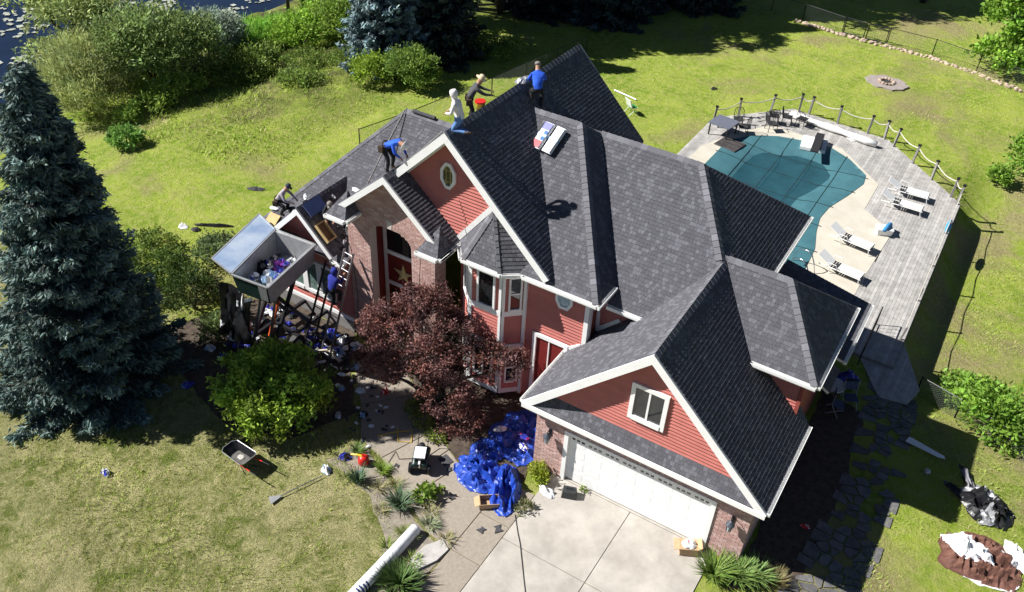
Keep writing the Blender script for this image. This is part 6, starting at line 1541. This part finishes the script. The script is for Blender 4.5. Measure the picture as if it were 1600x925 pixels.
def xchair(x, y, a, lab, tilt):
    t = thing('folding_chair', lab, 'chair', (x, y, .02), R_(a), 'folding chairs beside the house'); t.rotation_euler = (R_(tilt), 0, R_(a))
    for s in (-1, 1):
        b = MB(); b.tube([(s*.24, -.22, 0), (s*.24, .22, .5), (s*.24, .3, .95)], .016, 6); b.build('leg', galv, t)
        b = MB(); b.tube([(s*.22, .25, 0), (s*.22, -.22, .46)], .016, 6); b.build('leg', galv, t)
    b = MB(); b.box(-.22, .22, -.22, .2, .44, .46); b.build('seat', navy, t)
    b = MB(); b.beam((0, .24, .62), (0, .3, .95), .44, .02, (0, 1, 0)); b.build('backrest', navy, t)
xchair(8.0, 8.6, 30, 'blue folding chair with pale frame nearest the flagstones', 0); xchair(7.6, 8.0, 100, 'blue folding chair with pale frame against the dark side wall', 12); xchair(7.75, 9.3, 200, 'folding chair under the low roof by the landing', 0)
t = thing('round_table', 'round grey garden table in the dark corner beside the house', 'table', (7.3, 8.6, .02))
b = MB(); b.lathe([(.02, .68), (.42, .68), (.43, .70), (.42, .72), (.02, .72)], 18); b.build('tabletop', galv, t)
for k in range(3):
    b = MB(); a = k*2.1; b.tube([(.1*math.cos(a), .1*math.sin(a), .68), (.32*math.cos(a), .32*math.sin(a), 0)], .018, 6); b.build('leg', black, t)
crumple('blue_cover', 'crumpled blue cover over the furniture in the dark corner', 'cover', (7.6, 9.6, .35), .5, 1.1, .8, .45, [wrapb], 406, n=14)
# dark railing of the landing
t = thing('landing_rail', 'dark metal railing at the house side of the landing', 'railing', (7.72, 12.4, DZ))
b = MB(); b.tube([(.0, -1.5, .9), (0, 1.4, .9)], .025, 6); b.tube([(0, -1.5, .12), (0, 1.4, .12)], .02, 6); b.build('rail', black, t)
for k in range(13):
    b = MB(); y = -1.5+k*2.9/12; b.tube([(0, y, 0 if k % 4 == 0 else .12), (0, y, .9)], .022 if k % 4 == 0 else .010, 6); b.build('baluster', black, t)

# ---------------- fences
wire = mat('fence_wire', (.10, .11, .10), rough=.6, var=.2, metal=.3)
def wire_fence(name, label, pts, h, post_m, step=2.9, mesh=.14, rad=.0045, rail=True):
    t = thing(name, label, 'fence', (pts[0][0], pts[0][1], 0))
    o = Vector((pts[0][0], pts[0][1], 0)); mb = MB(); rl = MB()
    for a, c in zip(pts[:-1], pts[1:]):
        a = Vector((a[0], a[1], T(*a))); c = Vector((c[0], c[1], T(*c))); L = (c-a).length; d = (c-a)/L
        n = max(1, round(L/step))
        for k in range(n+1):
            p = a+d*(L*k/n)-o; b = MB(); b.tube([p-Vector((0, 0, .1)), p+Vector((0, 0, h+.04))], .03, 7); b.build('post', post_m, t)
        rl.tube([a-o+Vector((0, 0, h)), c-o+Vector((0, 0, h))], .022, 6)
        x = -h
        while x < L:
            for s in (0, 1):
                x0, x1 = (x, x+h) if s == 0 else (x+h, x)
                z0, z1 = .03, h
                u0, u1 = x0, x1
                q0 = max(0, min(L, u0)); q1 = max(0, min(L, u1))
                if u1 != u0:
                    za = z0+(z1-z0)*(q0-u0)/(u1-u0); zb_ = z0+(z1-z0)*(q1-u0)/(u1-u0)
                    if abs(q0-q1) > .02: mb.tube([a-o+d*q0+Vector((0, 0, za)), a-o+d*q1+Vector((0, 0, zb_))], rad, 3, cap=False)
            x += mesh
    rl.build('top_rail', post_m, t); mb.build('wire_mesh', wire, t)
wire_fence('chain_link_fence', 'chain link fence on the lawn behind the main roof', [(-17.9, 13.0), (-17.0, 16.3), (-15.9, 22.2), (-14.5, 31.0)], 1.15, black)
wire_fence('chain_link_fence', 'black wire fence left of the gate at the far lawn edge', [(-9.9, 46.6), (-5.1, 45.9), (-2.1, 45.1)], 1.1, black, mesh=.2)
wire_fence('chain_link_fence', 'black wire fence right of the gate above the stone edging', [(.95, 44.9), (3.9, 44.75), (6.8, 43.85), (10.2, 42.6), (14, 40.9)], 1.15, black, mesh=.2, step=3.1)
for i, (x0, y0, x1, y1, lab) in enumerate(((-2.05, 45.1, -.58, 44.95, 'left leaf of the wire gate in the far fence'), (-.5, 44.94, .9, 44.9, 'right leaf of the wire gate in the far fence'))):
    t = thing('wire_gate', lab, 'gate', (x0, y0, 0)); d = Vector((x1-x0, y1-y0, 0))
    b = MB(); b.tube([Vector((.04, 0, .08)), Vector((.04, 0, 1.1)), d+Vector((-.04, 0, 1.1)), d+Vector((-.04, 0, .08)), Vector((.04, 0, .08))], .045, 6); b.build('gate_frame', black, t)
    b = MB()
    for k in range(9): b.tube([d*(k/9)+Vector((.05, 0, .1)), d*(min(1, (k+1)/9))+Vector((0, 0, 1.08))], .005, 3, cap=False); b.tube([d*(k/9)+Vector((.05, 0, 1.08)), d*(min(1, (k+1)/9))+Vector((0, 0, .1))], .005, 3, cap=False)
    b.build('wire_mesh', wire, t)
wire_fence('garden_fence', 'low wire mesh fence running from the landing to the right edge', [(9.95, 11.4), (11.4, 10.6), (13.2, 9.6), (15.0, 8.6)], .9, black, mesh=.12, step=1.6)
# stone edging along the far fence
edging = thing('stone_edging', 'row of tan field stones along the foot of the far fence', 'stone edging', (3, 44, 0))
stm = mat('field_stone', (.40, .31, .24), rough=.9, var=.25, scale=5, rnd=.3, bump=.4)
rr = random.Random(9); line_ = [(-5.4, 45.4), (-2.1, 44.75), (.95, 44.55), (3.9, 44.4), (6.8, 43.5), (10.2, 42.25), (13.5, 40.8)]
base_meshes = []
for k in range(6):
    bm = bmesh.new(); bmesh.ops.create_icosphere(bm, subdivisions=1, radius=1)
    for v in bm.verts: v.co *= 1+.25*noise.noise(v.co*1.3+Vector((k*9, 0, 0)))
    me = bpy.data.meshes.new('stone'); bm.to_mesh(me); bm.free(); me.materials.append(stm); base_meshes.append(me)
for a, c in zip(line_[:-1], line_[1:]):
    L = math.hypot(c[0]-a[0], c[1]-a[1]); s = 0
    while s < L:
        f = s/L
        for row in range(2):
            x = a[0]+(c[0]-a[0])*f+rr.uniform(-.08, .08); y = a[1]+(c[1]-a[1])*f+(row-.5)*.26+rr.uniform(-.06, .06)
            o = obj('stone', base_meshes[rr.randrange(6)], edging, (x-3, y-44, .05)); w = rr.uniform(.09, .17); o.scale = (w*1.25, w, w*.65); o.rotation_euler = (0, 0, rr.uniform(0, 3))
        s += rr.uniform(.24, .34)
# fire pit
pit = thing('fire_pit', 'round fire pit in a grey gravel circle on the back lawn', 'fire pit', (2.45, 38.4, 0))
b = MB(); pts = [((1.25+.12*math.sin(k*2.3))*math.cos(2*PI*k/28), (1.0+.1*math.sin(k*1.7))*math.sin(2*PI*k/28), .0) for k in range(28)]; b.prism(pts, (0, 0, 1), .10); b.build('gravel_pad', mat('gravel', (.30, .26, .24), rough=.95, var=.3, scale=14, bump=.8, bscale=40), pit)
for k in range(13):
    a = 2*PI*k/13; o = obj('stone', base_meshes[k % 6], pit, (.42*math.cos(a), .42*math.sin(a), .15)); o.scale = (.12, .10, .10); o.rotation_euler = (0, 0, a)
b = MB(); b.lathe([(.33, .101), (.33, .115), (.02, .12)], 14); b.build('ash', mat('ash', (.03, .03, .03), rough=1), pit)
t = thing('lawn_chair', 'green and white folding lawn chair on the grass behind the roof', 'chair', (-8.55, 25.1, 0), R_(150))
gr = mat('green_webbing', (.02, .25, .07), rough=.7, var=.2)
for s in (-1, 1):
    b = MB(); b.tube([(s*.27, -.3, 0), (s*.27, .05, .42), (s*.27, .3, .95)], .016, 6); b.build('leg', whitep, t)
    b = MB(); b.tube([(s*.27, .3, 0), (s*.27, -.25, .42)], .016, 6); b.build('leg', whitep, t)
b = MB(); b.box(-.26, .26, -.26, .12, .41, .43); b.build('seat', gr, t)
b = MB(); b.beam((0, .12, .45), (0, .3, .93), .5, .02, (0, 1, 0)); b.build('backrest', whitep, t)
b = MB(); b.tube([(0, 0, 0), (1.6, -.4, .0)], .04, 6); o = b.build('white_pole', whitep, None, loc=(-10.6, 27.2, .06)); tag(o, 'white pole lying on the grass behind the main roof', 'pole')

# ================================================================== PEOPLE
skin = mat('skin', (.36, .20, .13), rough=.55, var=.08); shoe = mat('work_shoe', (.10, .06, .035), rough=.7, var=.2)
def person(label, loc, rz, pose, shirt, pants, head_m=None, foot_z=(0, 0), hat=None, belt=False, sleeves=True, hair=None):
    """one continuous skinned body in the given pose; +y is forward"""
    J = dict(pose)
    for s, k in ((-1, 'l'), (1, 'r')):
        if 'ank'+k not in J: J['ank'+k] = (s*abs(J['ank'][0]), J['ank'][1], J['ank'][2])
        for n in ('sho', 'elb', 'han', 'hip', 'kne'):
            if n+k not in J: J[n+k] = (s*abs(J[n][0]), J[n][1], J[n][2])
    fz = dict(l=foot_z[0], r=foot_z[1])
    for k in 'lr':
        a = J['ank'+k]; J['ank'+k] = (a[0], a[1], a[2]+fz[k]); q = J['kne'+k]; J['kne'+k] = (q[0], q[1], q[2]+fz[k]*.5)
    vs = []; rad = []; ed = []; seg = []
    def V(p, r): vs.append(Vector(p)); rad.append((r[0]*(1.18 if r[0] > .03 else 1.0), r[1]*(1.18 if r[0] > .03 else 1.0))); return len(vs)-1
    def E(a, b, m): ed.append((a, b)); seg.append((a, b, m))
    pel = V(J['pel'], (.155, .12)); wai = V(Vector(J['pel']).lerp(Vector(J['che']), .45), (.145, .11)); che = V(J['che'], (.175, .125)); nec = V(J['nec'], (.06, .06))
    hd = Vector(J['head']); hu = (hd-Vector(J['nec'])).normalized(); fw = Vector(J.get('face', (0, 1, -.2))).normalized()
    h1 = V(hd-hu*.05, (.078, .085)); h2 = V(hd+hu*.06, (.086, .095)); h3 = V(hd+hu*.13, (.055, .06)); no = V(hd-hu*.01+fw*.105, (.016, .016))
    E(pel, wai, 0); E(wai, che, 0); E(che, nec, 0); E(nec, h1, 2); E(h1, h2, 2); E(h2, h3, 2); E(h1, no, 2)
    for k in 'lr':
        s = -1 if k == 'l' else 1
        sh = V(J['sho'+k], (.07, .07)); e = V(J['elb'+k], (.048, .048)); w_ = Vector(J['elb'+k]).lerp(Vector(J['han'+k]), .88); wr = V(w_, (.031, .031)); ha = V(J['han'+k], (.034, .022))
        E(che, sh, 0); E(sh, e, 0); E(e, wr, 0 if sleeves else 2); E(wr, ha, 2)
        d = (Vector(J['han'+k])-w_).normalized(); side = d.cross(Vector((0, 0, 1))).normalized(); dn = d.cross(side)
        for f in range(4):
            o_f = side*(f-1.5)*.021; L = (.062, .075, .07, .055)[f]
            f1 = V(Vector(J['han'+k])+d*.045+o_f, (.0095, .0095)); f2 = V(Vector(J['han'+k])+d*(.045+L*.6)+o_f+dn*.02, (.0085, .0085)); f3 = V(Vector(J['han'+k])+d*(.045+L*.75)+o_f+dn*.045, (.007, .007))
            E(ha, f1, 2); E(f1, f2, 2); E(f2, f3, 2)
        t1 = V(w_+d*.03+side*s*.038, (.010, .010)); t2 = V(w_+d*.065+side*s*.05+dn*.02, (.008, .008)); E(wr, t1, 2); E(t1, t2, 2)
        hp = V(J['hip'+k], (.095, .095)); kn = V(J['kne'+k], (.065, .065)); cal = V(Vector(J['kne'+k]).lerp(Vector(J['ank'+k]), .35), (.062, .062)); an = V(J['ank'+k], (.042, .042))
        ft = Vector(J['ank'+k])+Vector(J.get('toe', (0, .17, -.045))); to = V(ft, (.035, .03)); hl = V(Vector(J['ank'+k])+Vector((0, -.04, -.045)), (.04, .03))
        E(pel, hp, 1); E(hp, kn, 1); E(kn, cal, 1); E(cal, an, 1); E(an, to, 3); E(an, hl, 3)
    me = bpy.data.meshes.new('tmp'); me.from_pydata(vs, ed, [])
    o = bpy.data.objects.new('tmp', me); COL.objects.link(o)
    o.modifiers.new('s', 'SKIN'); sk = me.skin_vertices[0].data if me.skin_vertices else None
    if sk is None:
        bpy.context.view_layer.objects.active = o
        sk = me.skin_vertices[0].data
    for i, r in enumerate(rad): sk[i].radius = r
    sk[pel].use_root = True
    m2 = o.modifiers.new('u', 'SUBSURF'); m2.levels = 1; m2.render_levels = 1
    dg = bpy.context.evaluated_depsgraph_get(); ev = o.evaluated_get(dg)
    bmsh = bpy.data.meshes.new_from_object(ev)
    bpy.data.objects.remove(o)
    bmsh.materials.clear()
    for m in (shirt, pants, skin, shoe, head_m or skin): bmsh.materials.append(m)
    sg = [(vs[a], vs[b], m) for a, b, m in seg]
    for p in bmsh.polygons:
        c = p.center; best = 9; mi = 0
        for a, b, m in sg:
            ab = b-a; t_ = max(0, min(1, (c-a).dot(ab)/max(1e-9, ab.length_squared))); dd = (c-a-ab*t_).length
            if dd < best: best = dd; mi = m
        if mi == 2 and head_m is not None and (c-hd).length < .2 and (c-hd).normalized().dot(fw) < .55: mi = 4
        p.material_index = mi; p.use_smooth = True
    t = thing('person', label, 'person', loc, rz); t.scale = (.94, .94, .94)
    obj('body', bmsh, t)
    up = hu; X = fw.cross(up).normalized(); F_ = up.cross(X)
    Mh = Matrix((X, F_, up)).transposed().to_4x4(); Mh.translation = hd+up*.06
    for s in (-1, 1):
        b = MB(); b.lathe([(.002, -.012), (.012, -.006), (.013, .003), (.008, .011), (.001, .013)], 8); e_ = b.build('eye', black, t, smooth=True); e_.location = hd+hu*.03+fw*.088+X*s*.034
    if hat:
        b = MB()
        if hat[0] == 'brim': b.lathe([(.20, .02), (.205, .03), (.115, .045), (.11, .12), (.08, .155), (.01, .165)], 18)
        elif hat[0] == 'cap': b.lathe([(.108, .0), (.108, .06), (.085, .11), (.01, .13)], 14); b.add([(-.07, .09, .02), (.07, .09, .02), (.06, .19, .0), (-.06, .19, .0), (-.07, .09, .035), (.07, .09, .035), (.06, .19, .01), (-.06, .19, .01)], [(3, 2, 1, 0), (4, 5, 6, 7), (0, 1, 5, 4), (1, 2, 6, 5), (2, 3, 7, 6), (3, 0, 4, 7)])
        elif hat[0] == 'hood': b.lathe([(.09, -.14), (.125, -.08), (.128, .03), (.10, .10), (.01, .125)], 14)
        h_ = b.build('hat' if hat[0] != 'hood' else 'hood', hat[1], t, smooth=True); h_.matrix_local = Mh
        if hat[0] == 'hood': h_.location -= fw*.028
    if belt:
        pp = Vector(J['pel']); b = MB(); ax = (Vector(J['che'])-pp).normalized(); s_ = ax.cross(Vector((1, 0, 0))).normalized()
        b.tube([pp+ax*.06+Vector((1, 0, 0))*.185*math.cos(a)+s_*.15*math.sin(a) for a in [2*PI*k/12 for k in range(13)]], .025, 6)
        for s in (-1, 1): b.box(pp.x+s*.20-.05, pp.x+s*.20+.05, pp.y-.1, pp.y+.08, pp.z-.16, pp.z+.06)
        b.build('tool_belt', mat('tool_belt', (.05, .03, .02), rough=.8, var=.3), t)
    return t
BEND = dict(pel=(0, -.18, .90), che=(0, .24, 1.16), nec=(0, .43, 1.20), head=(0, .56, 1.16), face=(0, .5, -.85), sho=(.19, .30, 1.16), elb=(.25, .40, .90), han=(.15, .60, .70), hip=(.10, -.16, .86), kne=(.15, .06, .47), ank=(.15, -.02, .09))
CROUCH = dict(pel=(0, -.16, .42), che=(0, .16, .82), nec=(0, .28, .98), head=(0, .36, 1.09), face=(0, .8, -.6), sho=(.19, .20, .88), elb=(.30, .34, .64), han=(.14, .60, .50), hip=(.10, -.13, .40), kne=(.22, .28, .44), ank=(.17, -.02, .09))
KNEEL = dict(pel=(0, -.08, .48), che=(0, .08, .92), nec=(0, .12, 1.10), head=(0, .17, 1.23), face=(0, .8, -.55), sho=(.19, .09, .98), elb=(.27, .12, .72), han=(.12, .40, .60), hip=(.10, -.06, .46), kne=(.15, .14, .07), ank=(.15, -.30, .08), toe=(0, -.13, -.03))
LEAN = dict(pel=(0, -.10, .90), che=(0, .12, 1.27), nec=(0, .22, 1.44), head=(0, .29, 1.56), face=(0, .8, -.55), sho=(.19, .14, 1.34), elb=(.25, .40, 1.16), han=(.18, .72, 1.08), hip=(.10, -.09, .87), kne=(.13, .05, .48), ank=(.13, -.05, .09))
HALF = dict(pel=(0, -.20, .66), che=(0, .08, 1.05), nec=(0, .20, 1.20), head=(0, .28, 1.31), face=(0, .7, -.7), sho=(.20, .11, 1.10), elb=(.30, .26, .86), han=(.16, .52, .72), hip=(.11, -.18, .63), kne=(.20, .16, .46), ank=(.17, -.04, .09))
CLIMB = dict(pel=(0, -.12, .93), che=(0, .02, 1.32), nec=(0, .06, 1.52), head=(0, .10, 1.64), face=(0, .9, .1), sho=(.19, .02, 1.40), elb=(.27, .15, 1.22), han=(.20, .36, 1.45), hip=(.10, -.10, .90), kne=(.13, .08, .48), ank=(.12, .03, .09), kner=(.13, .22, .72), ankr=(.12, .10, .38))
cl = lambda n, c, r=.85: mat(n, c, rough=r, var=.18, scale=7, bump=.35, bscale=9)
blue = cl('blue_shirt', (.02, .10, .62)); dblue = cl('navy_hoodie', (.012, .02, .22)); grey = cl('grey_shirt', (.34, .30, .34)); dgrey = cl('charcoal_shirt', (.06, .06, .065)); whitec = cl('white_hoodie', (.72, .68, .70)); blackc = cl('black_trousers', (.012, .012, .014)); jeans = cl('blue_jeans', (.10, .20, .45)); straw = cl('straw_hat', (.62, .48, .32)); whiteh = cl('white_hat', (.75, .75, .77)); dcap = cl('dark_cap', (.03, .04, .06)); gcap = cl('grey_cap', (.20, .18, .17))
person('worker in grey shirt and dark cap crouching at the left eave', (-12.42, 2.28, 3.76), R_(-70), HALF, grey, blackc, hat=('cap', dcap), belt=True, foot_z=(-.05, .05))
person('worker in bright blue shirt and white brimmed hat bending over the entry gable', (-7.05, 2.02, 7.60), R_(-88), BEND, blue, blackc, hat=('brim', whiteh), belt=True, foot_z=(.0, -.05))
person('worker in white hoodie kneeling on the front end of the main ridge', (-4.72, 2.45, 9.52), R_(100), KNEEL, whitec, jeans, head_m=whitec, hat=('hood', whitec), foot_z=(.05, -.08))
person('worker in charcoal shirt and straw hat leaning over the far side of the main ridge', (-5.85, 4.85, 8.52), R_(-50), LEAN, dgrey, blackc, hat=('brim', straw), belt=True, foot_z=(0, 0))
person('worker in blue shirt and grey cap standing by the ridge above the shingle bundles', (-4.30, 6.42, 8.98), R_(35), HALF, blue, blackc, hat=('cap', gcap), foot_z=(.10, -.16))
person('worker in dark blue hoodie climbing the ladder beside the brick entry', (-8.83, .80, 1.95), R_(-6), CLIMB, dblue, blackc, head_m=dblue, hat=('hood', dblue))
person('worker in black clothes crouching on the dark side of the small left gable', (-10.0, 2.35, 4.25), R_(-150), CROUCH, blackc, blackc, hat=('cap', gcap), foot_z=(.1, -.1))
print('objects', len(bpy.data.objects))
